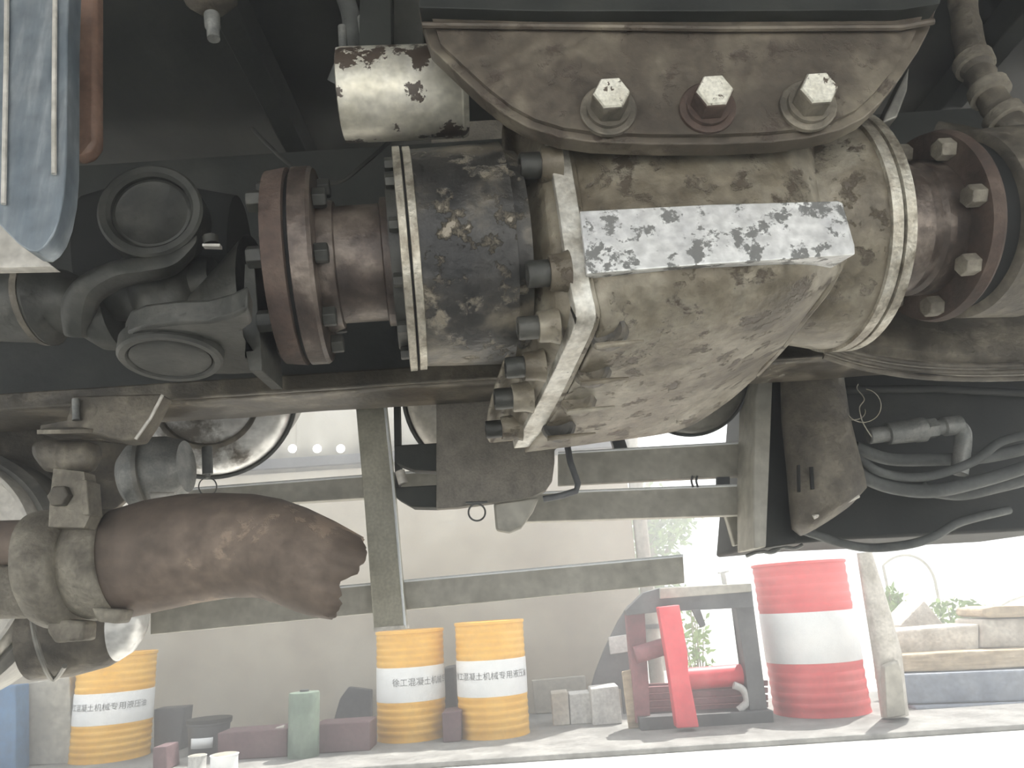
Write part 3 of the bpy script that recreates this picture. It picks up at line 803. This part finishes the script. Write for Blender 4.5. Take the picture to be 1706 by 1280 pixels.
mid = [(rr[-1][j] + last[j]) / 2 + (a_ * math.cos(2 * PI * j / seg)) * 0.03 for j in range(seg)]
rr += [mid, last]
rings(bm, rr, False, False)
obj('pipe', bm, 'rustpipe', t, solid=0.005)
obj('rust_scab', tube(smoothpath([W(592, 898, 1.50), W(600, 910, 1.49), W(604, 918, 1.49)]), [0.008] * 6 + [0.009] * 6 + [0.004], 8), 'rust', t)
obj('torn_flap', pxprism([(537, 990), (551, 985), (554, 1002), (548, 1030), (538, 1026)], 1.47, 0.012), 'rustpipe', t, bevel=0.002)
obj('torn_curl', tube(smoothpath([W(555, 965, 1.44), W(547, 978, 1.44), W(551, 992, 1.45)]), 0.006, 8), 'rust', t)
t = thing('pipe_clamp', 'thick dusty clamp around the exhaust pipe joint at left', 'clamp', W(130, 1040, 1.56))
obj('clamp_band', ringloft([((66, 868), (72, 1035), 1.56), ((76, 850), (80, 1046), 1.56), ((100, 846), (104, 1052), 1.56), ((124, 850), (128, 1050), 1.56), ((132, 858), (136, 1040), 1.56)], 48, amp=0.006), 'clamp', t, ang=60)
obj('clamp_sleeve', ringloft([((132, 866), (140, 1028), 1.57), ((150, 856), (158, 1034), 1.57), ((172, 850), (184, 1032), 1.57), ((192, 850), (206, 1030), 1.57), ((196, 854), (210, 1026), 1.57)], 48, amp=0.004), 'clamp', t, ang=60)
obj('clamp_tab', pxprism([(80, 1030), (140, 1036), (138, 1068), (90, 1072), (78, 1054)], 1.5, 0.05), 'clamp', t, bevel=0.006)
obj('clamp_lug', pxprism([(150, 1012), (205, 1016), (195, 1040), (160, 1036)], 1.48, 0.05), 'clamp', t, bevel=0.006)
t = thing('inlet_pipe', 'two tone grey pipe entering the clamp from the left edge', 'pipe', W(0, 950, 1.6))
obj('upper_pipe', ringloft([((-90, 870), (-90, 945), 1.6), ((70, 866), (70, 940), 1.6)], 32), 'rustpipe', t)
obj('lower_pipe', ringloft([((-90, 938), (-90, 1034), 1.63), ((70, 936), (74, 1030), 1.63)], 32), 'clamp', t)
# pale wheel at left edge
cw = W(-158, 955, 1.85)
t = thing('wheel', 'pale steel wheel rim cut off by the left edge', 'wheel', cw)
Rw = 212 / FPX * (cw - CAM).dot(f0)
obj('rim', lathe(cw, Vector((0.12, -1, 0)), [(-0.15, Rw * 0.98), (0.0, Rw * 0.98), (0.012, Rw * 0.96), (0.012, Rw * 0.93), (-0.02, Rw * 0.90), (-0.03, Rw * 0.6), (0.0, Rw * 0.4), (0.0, 0.02)], 72), 'pale', t, ang=40)
obj('tyre', lathe(cw - Vector((0, -0.06, 0)), Vector((0.12, -1, 0)), [(-0.15, Rw * 0.95), (-0.14, Rw * 1.06), (-0.0, Rw * 1.06), (0.02, Rw * 1.0), (0.02, Rw * 0.96)], 72), 'tank', t)
# lower tank
t = thing('lower_tank', 'dark dusty cylinder with a bright end below the pipe clamp', 'tank', W(140, 1100, 1.9))
obj('tank_body', ringloft([((60, 985), (56, 1134), 1.95), ((120, 980), (120, 1128), 1.95), ((180, 980), (178, 1112), 1.95), ((205, 985), (200, 1100), 1.95)], 40, 0.8), 'grease', t)
obj('bright_end', ringloft([((200, 985), (196, 1102), 1.945), ((222, 988), (218, 1088), 1.945), ((240, 1000), (234, 1066), 1.945), ((244, 1010), (241, 1040), 1.945)], 40, 0.8), 'chrome', t)
obj('strap', tube(smoothpath([W(50, 1000, 1.82), W(58, 1060, 1.80), W(74, 1110, 1.83), W(90, 1132, 1.88), W(108, 1110, 1.83)]), 0.006, 8), 'tank', t)

# ------------------------------------------------------------------ hanging plate and side guard
t = thing('hanging_plate', 'speckled grey hanging plate with rounded lower corner in the centre', 'plate', W(820, 840, 1.72))
HP = [(718, 200), (727, 700), (727, 848), (760, 846), (800, 840), (850, 834), (885, 828), (908, 818), (920, 800), (924, 770), (914, 200)]
obj('plate', pxprism(HP, 1.80, 0.03), 'strap', t, bevel=0.006)
obj('lower_tab', pxprism([(822, 838), (898, 828), (888, 852), (868, 880), (848, 888), (826, 884)], 1.83, 0.03), 'guard', t, bevel=0.006)
lp = [W(794.5 + 14 * math.cos(q), 854 + 14 * math.sin(q), 1.79) for q in [i * 2 * PI / 32 for i in range(33)]]
obj('ring', tube(lp, 0.0022, 8), 'rubber', t, label='small black wire ring')
obj('ring_pin', tube([W(776, 838, 1.79), W(812, 837, 1.79)], 0.003, 8), 'rubber', t)
t = thing('bent_rod', 'bent dark rod right of the hanging plate', 'rod', W(950, 780, 1.8))
obj('rod', tube([W(944, 735, 1.82), W(950, 770, 1.8), W(963, 806, 1.8), W(960, 818, 1.8), W(936, 826, 1.8), W(905, 832, 1.8)], 0.008, 10), 'darksteel', t)
t = thing('hanging_post', 'grey rectangular steel post hanging down in front of the side rails', 'post', W(640, 1045, 2.0))
obj('post', pxprism([(552, 225), (602, 225), (636, 628), (655, 810), (675, 1047), (623, 1051), (606, 830), (588, 628)], 2.0, 0.05), 'post', t, bevel=0.004)
obj('post_foot', pxprism([(622, 1046), (675, 1042), (676, 1048), (623, 1053)], 1.995, 0.06), 'pale', t, smooth=False)
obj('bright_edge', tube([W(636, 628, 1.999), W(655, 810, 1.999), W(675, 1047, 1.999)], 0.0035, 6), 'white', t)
t = thing('thin_rail_post', 'thin dark vertical bar left of the hanging plate', 'bar', W(660, 800, 1.95))
obj('bar', pxprism([(636, 205), (646, 205), (664, 628), (668, 800), (664, 812), (658, 812), (655, 628)], 1.93, 0.03), 'dark', t, smooth=False)
t = thing('tank_bracket', 'pair of short dark arms reaching from the thin bar to the hanging plate', 'bracket', W(690, 800, 1.85))
obj('arm', pxprism([(656, 742), (730, 738), (730, 785), (690, 783), (660, 772)], 1.85, 0.06), 'dark', t, smooth=False, bevel=0.003)
obj('arm', pxprism([(658, 812), (730, 808), (728, 846), (686, 845), (660, 830)], 1.85, 0.06), 'dark', t, smooth=False, bevel=0.003)
obj('pin', tube([W(666, 785, 1.85), W(672, 806, 1.85)], 0.012, 10), 'pale', t)
# side guard rails : lower long one
def rail(name, pts, Y, lab, mt='guard', th=0.04, glint=True):
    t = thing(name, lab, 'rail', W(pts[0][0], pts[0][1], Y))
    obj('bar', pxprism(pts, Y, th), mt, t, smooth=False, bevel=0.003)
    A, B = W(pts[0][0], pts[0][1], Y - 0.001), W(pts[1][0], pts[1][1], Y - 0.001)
    obj('edge_glint', tube([A, B], 0.004, 6), 'white', t, label='painted light glint along the top edge')  # white strip imitating the light glint on the rail's top edge
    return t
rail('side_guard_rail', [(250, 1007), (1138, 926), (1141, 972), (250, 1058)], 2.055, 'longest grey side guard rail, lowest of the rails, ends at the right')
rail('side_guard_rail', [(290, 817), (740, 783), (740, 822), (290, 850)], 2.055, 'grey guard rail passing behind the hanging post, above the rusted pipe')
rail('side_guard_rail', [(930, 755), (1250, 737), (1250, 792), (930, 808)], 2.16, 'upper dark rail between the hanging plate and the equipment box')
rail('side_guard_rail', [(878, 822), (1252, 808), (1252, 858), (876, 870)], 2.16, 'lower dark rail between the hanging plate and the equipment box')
o = obj('mirror_bracket', pxprism([(1208, 855), (1245, 850), (1243, 905), (1224, 910)], 2.3, 0.03), 'guard', None, False, bevel=0.004)
props(o, 'small grey framed panel left of the dark box bottom', 'panel')
for i, xx in enumerate((1155, 1163)):
    o = obj('wire_link', tube(smoothpath([W(xx - 1, 793, 2.15), W(xx - 3, 802, 2.15), W(xx, 812, 2.15)]), 0.003, 6), 'darksteel')
    props(o, 'thin wire link joining the two dark rails, ' + ('left' if i == 0 else 'right') + ' of the close pair', 'wire', 'wire links between the dark rails')
o = obj('rail_joiner', pxprism([(1195, 792), (1216, 790), (1216, 812), (1195, 813)], 2.165, 0.02), 'darksteel', None, False, bevel=0.002)
props(o, 'short dark joiner block between the two dark rails', 'block')
o = obj('diagonal_strut', pxprism([(1008, 700), (1030, 700), (1050, 760), (1028, 762)], 2.21, 0.03), 'darksteel', None, False)
props(o, 'short dark diagonal strut under the transfer case', 'strut')

# ================================================================== YARD
def mesh_text(body, size):
    cu = bpy.data.curves.new('txt', 'FONT')
    cu.body = body
    cu.size = size
    cu.align_x = 'CENTER'; cu.align_y = 'CENTER'
    cu.resolution_u = 2
    o = bpy.data.objects.new('txt', cu)
    COL.objects.link(o)
    dg = bpy.context.evaluated_depsgraph_get()
    me = bpy.data.meshes.new_from_object(o.evaluated_get(dg))
    bpy.data.objects.remove(o)
    return me
def wrap_text(me, base, R, z, ang0, th=0.0015):
    bm = bmesh.new(); bm.from_mesh(me)
    bmesh.ops.subdivide_edges(bm, edges=[e for e in bm.edges if e.calc_length() > 0.01], cuts=1)
    for v in bm.verts:
        x, y = v.co.x, v.co.y
        q = ang0 + x / R
        v.co = Vector((base.x + math.sin(q) * (R + th), base.y - math.cos(q) * (R + th), z + y))
    return bm
def drum(name, cx, by, R_px, top_y, body, lab, group, text=None, tang=0.0, fr=(0.38, 0.70), tsize=None):
    g = G(cx, by)
    Yc = g.y
    scale = (W(cx + 10, by, Yc) - W(cx, by, Yc)).length / 10
    R = R_px * scale
    base = Vector((g.x, Yc + R, 0.027 if g.y > KY - 0.2 and g.x < 3.5 else 0))
    H = W(cx, top_y, Yc + R * 0.3).z - base.z
    t = thing(name, lab, 'drum', base, group)
    def seg_prof(z0, z1, n):
        pr = []
        for i in range(n):
            za = z0 + (z1 - z0) * i / n; zb_ = z0 + (z1 - z0) * (i + 1) / n
            pr += [(za, R * 0.985), (za + (zb_ - za) * 0.3, R * 0.985), (za + (zb_ - za) * 0.5, R), (za + (zb_ - za) * 0.8, R), (zb_, R * 0.985)]
        return pr
    up = Vector((0, 0, 1))
    obj('lower_shell', lathe(base, up, [(0, R * 0.9), (0, R)] + seg_prof(0.02, H * fr[0], 5), 56), body, t, ang=50)
    obj('upper_shell', lathe(base, up, seg_prof(H * fr[1], H - 0.02, 5) + [(H - 0.012, R * 1.0), (H, R * 1.0)], 56, cap=True), body, t, ang=50)
    lb_ = obj('label_band', lathe(base, up, [(H * fr[0] - 0.004, R), (H * fr[0], R * 1.005), (H * fr[1], R * 1.005), (H * fr[1] + 0.004, R)], 56), 'white', t, ang=50, label='white label band')
    obj('top_rim', lathe(base, up, [(H - 0.014, R), (H - 0.012, R * 1.02), (H + 0.002, R * 1.02), (H + 0.004, R * 0.98), (H - 0.006, R * 0.97)], 56), body, t)
    obj('lid', lathe(base, up, [(H - 0.018, R * 0.96), (H - 0.016, 0.01)], 40), body, t)
    obj('bung', lathe(base + Vector((R * 0.55, -R * 0.2, H - 0.016)), up, [(0, 0.03), (0.012, 0.03), (0.014, 0.025)], 20), 'darksteel', t)
    if text:
        me = mesh_text(text, tsize)
        bm = wrap_text(me, base, R * 1.005, base.z + H * (fr[0] + (fr[1] - fr[0]) * 0.56), tang)
        obj('lettering', bm, 'ink', lb_, smooth=False)
    return t
drum('oil_drum', 148, 1284, 64, 1093, 'yellow', 'yellow oil drum with white label, alone at the lower left', 'yellow oil drums with white labels', '徐工混凝土机械专用液压油', 0.19, (0.35, 0.63), 0.041)
drum('oil_drum', 678, 1248, 60, 1052, 'yellow', 'yellow oil drum standing just below the hanging post', 'yellow oil drums with white labels', '徐工混凝土机械专用液压油', 0.98, (0.36, 0.66), 0.045)
drum('oil_drum', 822, 1243, 62, 1036, 'yellow', 'yellow oil drum right of the hanging post, with its full label facing out', 'yellow oil drums with white labels', '徐工混凝土机械专用液压油', 0.02, (0.36, 0.66), 0.043)
drum('red_drum', 1402, 1206, 83, 932, 'red', 'large red and white steel drum in the sun', None, None, 0, (0.34, 0.66))

# bits near the wall
def standing(px, py):   # point on the slab
    return G(px, py, 0.027)
t = thing('oil_bucket', 'black plastic oil bucket with a white label near the left drum', 'bucket', standing(332, 1262))
g = standing(332, 1262); Rb = 31 / FPX * g.y * 1.04
Hb = W(332, 1200, g.y).z - g.z
g = g + Vector((0, Rb, 0))
obj('bucket', lathe(g, Vector((0, 0, 1)), [(0, Rb * 0.88), (Hb * 0.8, Rb * 0.98), (Hb * 0.82, Rb * 1.05), (Hb * 0.86, Rb * 1.05), (Hb * 0.87, Rb)], 36), 'darksteel', t, ang=30)
obj('lid', lathe(g, Vector((0, 0, 1)), [(Hb * 0.87, Rb * 1.06), (Hb * 0.97, Rb * 1.06), (Hb * 0.98, Rb * 0.9), (Hb, Rb * 0.2)], 36), 'dark', t, ang=30)
bmL = bmesh.new()
rowsL = [[g + Vector((math.sin(q) * Rb * 1.0, -math.cos(q) * Rb * 1.0, z)) for q in [-0.5 + i * 0.12 for i in range(10)]] for z in (Hb * 0.22, Hb * 0.5)]
obj('label', grid(rowsL, bmL), 'white', t, solid=0.002)
g = standing(498, 1266); t = thing('gas_cylinder', 'dull green standing cylinder between the bucket and the drums', 'cylinder', g)
Rg = 23 / FPX * g.y * 1.04; Hg = W(498, 1152, g.y).z - g.z; g = g + Vector((0, Rg, 0))
obj('cylinder', lathe(g, Vector((0, 0, 1)), [(0, Rg), (Hg * 0.93, Rg), (Hg * 0.96, Rg * 0.96), (Hg * 0.97, Rg * 0.5)], 32), 'green', t, ang=30)
obj('valve_cap', lathe(g + Vector((0, 0, Hg * 0.95)), Vector((0, 0, 1)), [(0, Rg * 0.3), (Hg * 0.05, Rg * 0.3)], 16), 'darksteel', t)
def lump(name, lab, cat, poly, Y, th, mat, z_on=None, bev=0.006, group=None):
    if cat not in ('card',):
        lo = sorted(poly, key=lambda q: -q[1])[:2]
        lx, ly = (lo[0][0] + lo[1][0]) / 2, (lo[0][1] + lo[1][1]) / 2
        Y = standing(lx, ly).y if name != 'dark_curved_shape' else Y
    o = obj(name, pxprism(poly, Y, th), mat, None, False, bevel=bev)
    return props(o, lab, cat, group)
lump('metal_housing', 'dark angular metal housing left of the drum under the post', 'machine part', [(554, 1208), (566, 1165), (580, 1145), (618, 1150), (618, 1212)], 4.75, 0.2, 'darksteel')
lump('metal_box', 'dark box on the slab between the two yellow drums', 'box', [(737, 1115), (756, 1112), (764, 1215), (738, 1218)], 4.9, 0.25, 'darksteel')
lump('crate', 'maroon crate low between the two yellow drums', 'crate', [(736, 1188), (768, 1184), (768, 1236), (738, 1238)], 4.55, 0.2, 'dimred')
lump('grey_cabinet', 'grey cabinet left of the leftmost yellow drum', 'cabinet', [(34, 1140), (116, 1128), (118, 1274), (34, 1276)], 4.6, 0.15, 'guard')
lump('blue_cabinet', 'blue cabinet cut off by the lower left corner', 'cabinet', [(-80, 1150), (26, 1142), (26, 1286), (-80, 1292)], 4.2, 0.12, 'deepblue')
lump('dark_crate', 'dark low crate right of the leftmost yellow drum', 'crate', [(256, 1182), (308, 1178), (300, 1250), (256, 1254)], 4.85, 0.12, 'darksteel')
lump('pink_box', 'small pink box at the foot of the leftmost yellow drum', 'box', [(254, 1246), (276, 1244), (278, 1284), (254, 1286)], 4.3, 0.15, 'dimred')
lump('low_bench', 'low maroon plank bench against the wall behind the green cylinder', 'bench', [(362, 1222), (478, 1214), (478, 1262), (362, 1268)], 4.7, 0.2, 'dimred')
lump('low_bench', 'low maroon plank bench between green cylinder and yellow drum', 'bench', [(522, 1208), (616, 1202), (616, 1252), (522, 1256)], 4.7, 0.2, 'dimred')
lump('red_canister', 'small dusty red canister on the bench left of the green cylinder', 'canister', [(428, 1184), (444, 1178), (458, 1184), (456, 1216), (430, 1218)], 4.6, 0.1, 'dimred')
lump('leaning_sheet', 'pale leaning sheet left of the green cylinder', 'sheet', [(424, 1262), (432, 1240), (460, 1212), (474, 1208), (474, 1262)], 4.35, 0.02, 'pale')
def can(px, by, ty, rpx, mat, lab):
    g = standing(px, by); r = rpx / FPX * g.y * 1.04; h = W(px, ty, g.y).z - g.z; up = Vector((0, 0, 1))
    t = thing('paint_can', lab, 'can', g)
    obj('can_body', lathe(g, up, [(0, r), (h * 0.04, r * 0.97), (h * 0.9, r * 0.97), (h * 0.92, r * 1.02), (h * 0.96, r * 1.02)], 28), mat, t, ang=30)
    obj('can_lid', lathe(g, up, [(h * 0.95, r * 0.95), (h, r * 0.9)], 28), 'guard', t, ang=30)
can(328, 1282, 1258, 13, 'block', 'small white and dark can in front of the bucket')
can(373, 1283, 1256, 20, 'white', 'white can right of the bucket, wider than its neighbour')
# blocks right of drums
lump('concrete_block', 'left pale brownish block right of the yellow drums', 'block', [(918, 1156), (946, 1153), (950, 1208), (922, 1211)], 4.3, 0.16, 'stone', group='blocks beside the drums')
lump('concrete_block', 'middle grey block right of the yellow drums', 'block', [(948, 1157), (983, 1154), (987, 1206), (951, 1208)], 4.32, 0.16, 'block', group='blocks beside the drums')
lump('concrete_block', 'rightmost and tallest grey block beside the yellow drums', 'block', [(984, 1148), (1030, 1143), (1037, 1206), (988, 1210)], 4.25, 0.18, 'block', group='blocks beside the drums')
lump('grey_board', 'grey board leaning on the wall behind the blocks', 'board', [(886, 1134), (975, 1126), (978, 1186), (892, 1190)], 5.0, 0.05, 'guard')
# flat dark grey piece with a curved left edge at wall end
lump('dark_curved_shape', 'dark grey curved shape at the wall end', 'sheet', [(984, 1150), (992, 1120), (1008, 1080), (1030, 1035), (1048, 1008), (1070, 1000), (1072, 1150), (1040, 1205), (1036, 1148)], 5.0, 0.05, 'darksteel')
lump('pale_sign', 'small pale square card fixed on the dark curved shape', 'card', [(1013, 1062), (1047, 1057), (1050, 1086), (1017, 1091)], 4.975, 0.02, 'block')
lump('wooden_plank', 'upright pale wooden plank left of the red machine frame', 'plank', [(1036, 1120), (1056, 1115), (1072, 1212), (1048, 1216)], 4.22, 0.03, 'wood')
# red machine frame
t = thing('machine_frame', 'maroon and grey steel machine frame with red post behind the red drum', 'machine', W(1160, 1210, 4.3))
obj('top_rail', pxprism([(1072, 988), (1105, 978), (1252, 974), (1256, 1012), (1100, 1020), (1044, 1026), (1042, 1018)], 4.35, 0.10), 'darksteel', t, smooth=False, bevel=0.004)
obj('top_plate', pxprism([(1100, 980), (1252, 972), (1252, 986), (1100, 998)], 4.32, 0.25), 'guard', t, smooth=False, bevel=0.004)
obj('left_post', pxprism([(1044, 1024), (1074, 1018), (1084, 1200), (1060, 1206)], 4.4, 0.10), 'maroon', t, smooth=False, bevel=0.004)
obj('red_post', pxprism([(1097, 1012), (1132, 1008), (1146, 1090), (1147, 1120), (1165, 1212), (1128, 1214), (1112, 1100)], 4.22, 0.09), 'redpost', t, smooth=False, bevel=0.008, label='bright red post')
obj('right_post', pxprism([(1226, 1012), (1256, 1010), (1282, 1206), (1252, 1208), (1240, 1100)], 4.4, 0.10), 'darksteel', t, smooth=False, bevel=0.004)
obj('cross_tube', tube([W(1140, 1132, 4.5), W(1256, 1123, 4.5)], 0.058, 24), 'redpost', t)
obj('cross_tube', tube([W(1058, 1092, 4.35), W(1105, 1078, 4.35)], 0.045, 20), 'maroon', t)
obj('small_arm', pxprism([(1153, 1016), (1166, 1014), (1176, 1042), (1168, 1046)], 4.3, 0.03), 'darksteel', t, smooth=False)
obj('back_panel', pxprism([(1068, 1140), (1270, 1134), (1272, 1206), (1072, 1212)], 4.6, 0.02), 'maroon', t, smooth=False)
for i in range(6):
    y = 1140 + i * 12
    obj('slat', pxprism([(1066, y + 6), (1280, y - 6), (1280, y + 3), (1068, y + 15)], 4.5 + 0.006 * i, 0.03), 'maroon', t, smooth=False, bevel=0.002)
obj('hook', tube(smoothpath([W(1222, 1142, 4.42), W(1238, 1150, 4.42), W(1244, 1170, 4.42), W(1230, 1184, 4.42)]), 0.02, 12), 'block', t)
obj('base_skid', pxprism([(1064, 1196), (1288, 1184), (1290, 1208), (1068, 1218)], 4.35, 0.18), 'darksteel', t, smooth=False, bevel=0.004)
t = thing('pipe_tap', 'little tap fitting standing on the machine frame top', 'tap', W(1208, 972, 4.38))
obj('tap_body', tube([W(1208, 975, 4.38), W(1204, 955, 4.38)], 0.014, 12), 'block', t)
obj('tap_handle', tube([W(1196, 955, 4.38), W(1214, 952, 4.38)], 0.006, 8), 'block', t)
# bright metal canister behind the red drum
g = G(1478, 1200)
t = thing('leaning_pipe', 'tall pale galvanised pipe leaning behind the red drum', 'pipe', g)
obj('pipe', ringloft([((1428, 922), (1452, 920), 4.15), ((1442, 1010), (1478, 1006), 4.18), ((1455, 1090), (1500, 1086), 4.2), ((1470, 1196), (1512, 1190), 4.22)], 28, 1.0), 'pale', t)
obj('pipe_foot', pxprism([(1474, 1110), (1496, 1100), (1504, 1130), (1510, 1192), (1478, 1198)], 4.1, 0.05), 'guard', t, bevel=0.006)

# timber and stone stack
ST = [
    ('stone_slab', [(1484, 1052), (1632, 1040), (1632, 1086), (1500, 1092)], 4.7, 'stone', 'pale brown stone slab, left block on top of the stack', 'slab'),
    ('stone_slab', [(1636, 1032), (1800, 1028), (1800, 1078), (1636, 1080)], 4.68, 'stone', 'pale stone slab at the right edge, second layer from top', 'slab'),
    ('timber_beam', [(1500, 1092), (1600, 1086), (1800, 1078), (1800, 1106), (1600, 1118), (1506, 1120)], 4.55, 'wood', 'rough pale timber lying across the blue grey beam', 'beam'),
    ('steel_beam', [(1502, 1124), (1800, 1112), (1800, 1166), (1512, 1174)], 4.5, 'bluegrey', 'thick blue grey beam near the bottom of the stack', 'beam'),
    ('steel_beam', [(1524, 1177), (1800, 1168), (1800, 1192), (1532, 1200)], 4.45, 'bluegrey', 'thin blue grey beam at the very bottom of the stack', 'beam'),
    ('timber_log', [(1638, 1014), (1660, 1010), (1800, 1008), (1800, 1026), (1650, 1030), (1638, 1026)], 4.66, 'wood', 'thin rounded pale log on top of the stack at the right edge', 'log'),
    ('stone_wedge', [(1490, 1140), (1500, 1042), (1540, 1000), (1572, 1040), (1590, 1136)], 5.2, 'stone', 'small pointed stone standing behind the stack', 'stone'),
]
for nm, poly, Y, mt_, lb, ct in ST:
    o = obj(nm, pxprism(poly, Y, 0.3), mt_, None, False, bevel=0.012)
    props(o, lb, ct)
# arched hoops
for i, (cx_, cy_, rx, ry, a0, a1) in enumerate(((1508, 985, 52, 60, PI * 0.75, PI * 2.0 - 2 * PI + 0.1), (1740, 1040, 90, 50, PI * 0.95, PI * 0.6))):
    pts = [W(cx_ + rx * math.cos(a0 + (a1 - a0) * k / 16), cy_ - ry * math.sin(a0 + (a1 - a0) * k / 16), 6.5) for k in range(17)]
    pts = [Vector((pts[0].x, 6.5, 0))] + pts + [Vector((pts[-1].x, 6.5, 0))]
    o = obj('wire_hoop', tube(pts, 0.012, 8), 'guard')
    props(o, ('thin grey arched hoop right of the red drum', 'end of a thin hoop above the stone slab at the right edge')[i], 'hoop')
# plants
def leafy(c, rx, ry, rz, n, size, bm):
    for _ in range(n):
        while True:
            v = Vector((random.uniform(-1, 1), random.uniform(-1, 1), random.uniform(-1, 1)))
            if v.length < 1: break
        p = c + Vector((v.x * rx, v.y * ry, v.z * rz))
        d = Vector((random.uniform(-1, 1), random.uniform(-1, 1), random.uniform(-1, 1))).normalized()
        e = d.cross(Vector((random.random(), random.random(), 1))).normalized()
        s = size * random.uniform(0.6, 1.3)
        vs = [bm.verts.new(p), bm.verts.new(p + d * s * 0.5 + e * s * 0.25), bm.verts.new(p + d * s), bm.verts.new(p + d * s * 0.5 - e * s * 0.25)]
        bm.faces.new(vs)
    return bm
bc = W(1105, 1040, 8.0)
t = thing('tree', 'leafy tree in the sun beyond the end of the beige wall', 'tree', Vector((bc.x, 8.0, 0)))
tp = W(1090, 900, 8.0)
obj('trunk', tube([Vector((bc.x - 0.1, 8.0, 0)), Vector((tp.x - 0.05, 8.0, tp.z * 0.6)), Vector((tp.x, 8.0, tp.z + 0.6))], [0.08, 0.06, 0.03], 12), 'bark', t)
obj('branch', tube([Vector((tp.x - 0.03, 8.0, tp.z * 0.75)), W(1135, 880, 8.0)], [0.03, 0.015], 8), 'bark', t)
bm = bmesh.new()
for (x, y, rx, rz, n) in ((1110, 880, 0.32, 0.22, 420), (1090, 930, 0.25, 0.30, 420), (1120, 850, 0.35, 0.25, 300), (1095, 990, 0.3, 0.15, 200), (1070, 850, 0.4, 0.3, 250)):
    leafy(W(x, y, 8.0), rx, 0.3, rz, n, 0.085, bm)
o = obj('foliage', bm, 'leaf', t, smooth=False); o['kind'] = 'stuff'
for i, (x, y, rx, rz, n, lb) in enumerate(((1490, 1010, 0.10, 0.12, 160, 'pale weedy bush behind the left end of the stone stack'), (1590, 1030, 0.35, 0.14, 380, 'low green bush behind the middle of the stone stack'), (1160, 1080, 0.12, 0.35, 200, 'tall green weeds seen through the machine frame'))):
    c = W(x, y, 6.0)
    t = thing('bush', lb, 'bush', Vector((c.x, c.y, 0)))
    bm = bmesh.new()
    for k in range(7):
        e = c + Vector((random.uniform(-rx, rx), random.uniform(-0.1, 0.1), rz * random.uniform(0.2, 1)))
        tube([Vector((c.x + random.uniform(-0.05, 0.05), c.y, 0)), e], [0.008, 0.003], 6, bm)
    o = obj('stems', bm, 'bark', t); o['kind'] = 'stuff'
    bm = leafy(c, rx, 0.15, rz, n, 0.07, bmesh.new())
    o = obj('foliage', bm, 'leaf', t, smooth=False); o['kind'] = 'stuff'

# ------------------------------------------------------------------ scatter volume added to imitate lens glare
hm = bpy.data.materials.new('glare_haze')
hm.use_nodes = True
nt = hm.node_tree
nt.nodes.clear()
vo = nt.nodes.new('ShaderNodeVolumeScatter')
vo.inputs['Color'].default_value = (0.97, 0.98, 1.0, 1)
vo.inputs['Density'].default_value = 0.135
vo.inputs['Anisotropy'].default_value = 0.5
om = nt.nodes.new('ShaderNodeOutputMaterial')
nt.links.new(vo.outputs[0], om.inputs['Volume'])
MT['haze'] = hm
MT['haze'] = hm
o = obj('glare_haze', box(Vector((0.5, 5.0, 1.48)), 24, 15, 3.0), 'haze', None, False)
o['kind'] = 'stuff'
props(o, 'thin added haze imitating lens glare over the yard and under the truck', 'haze')
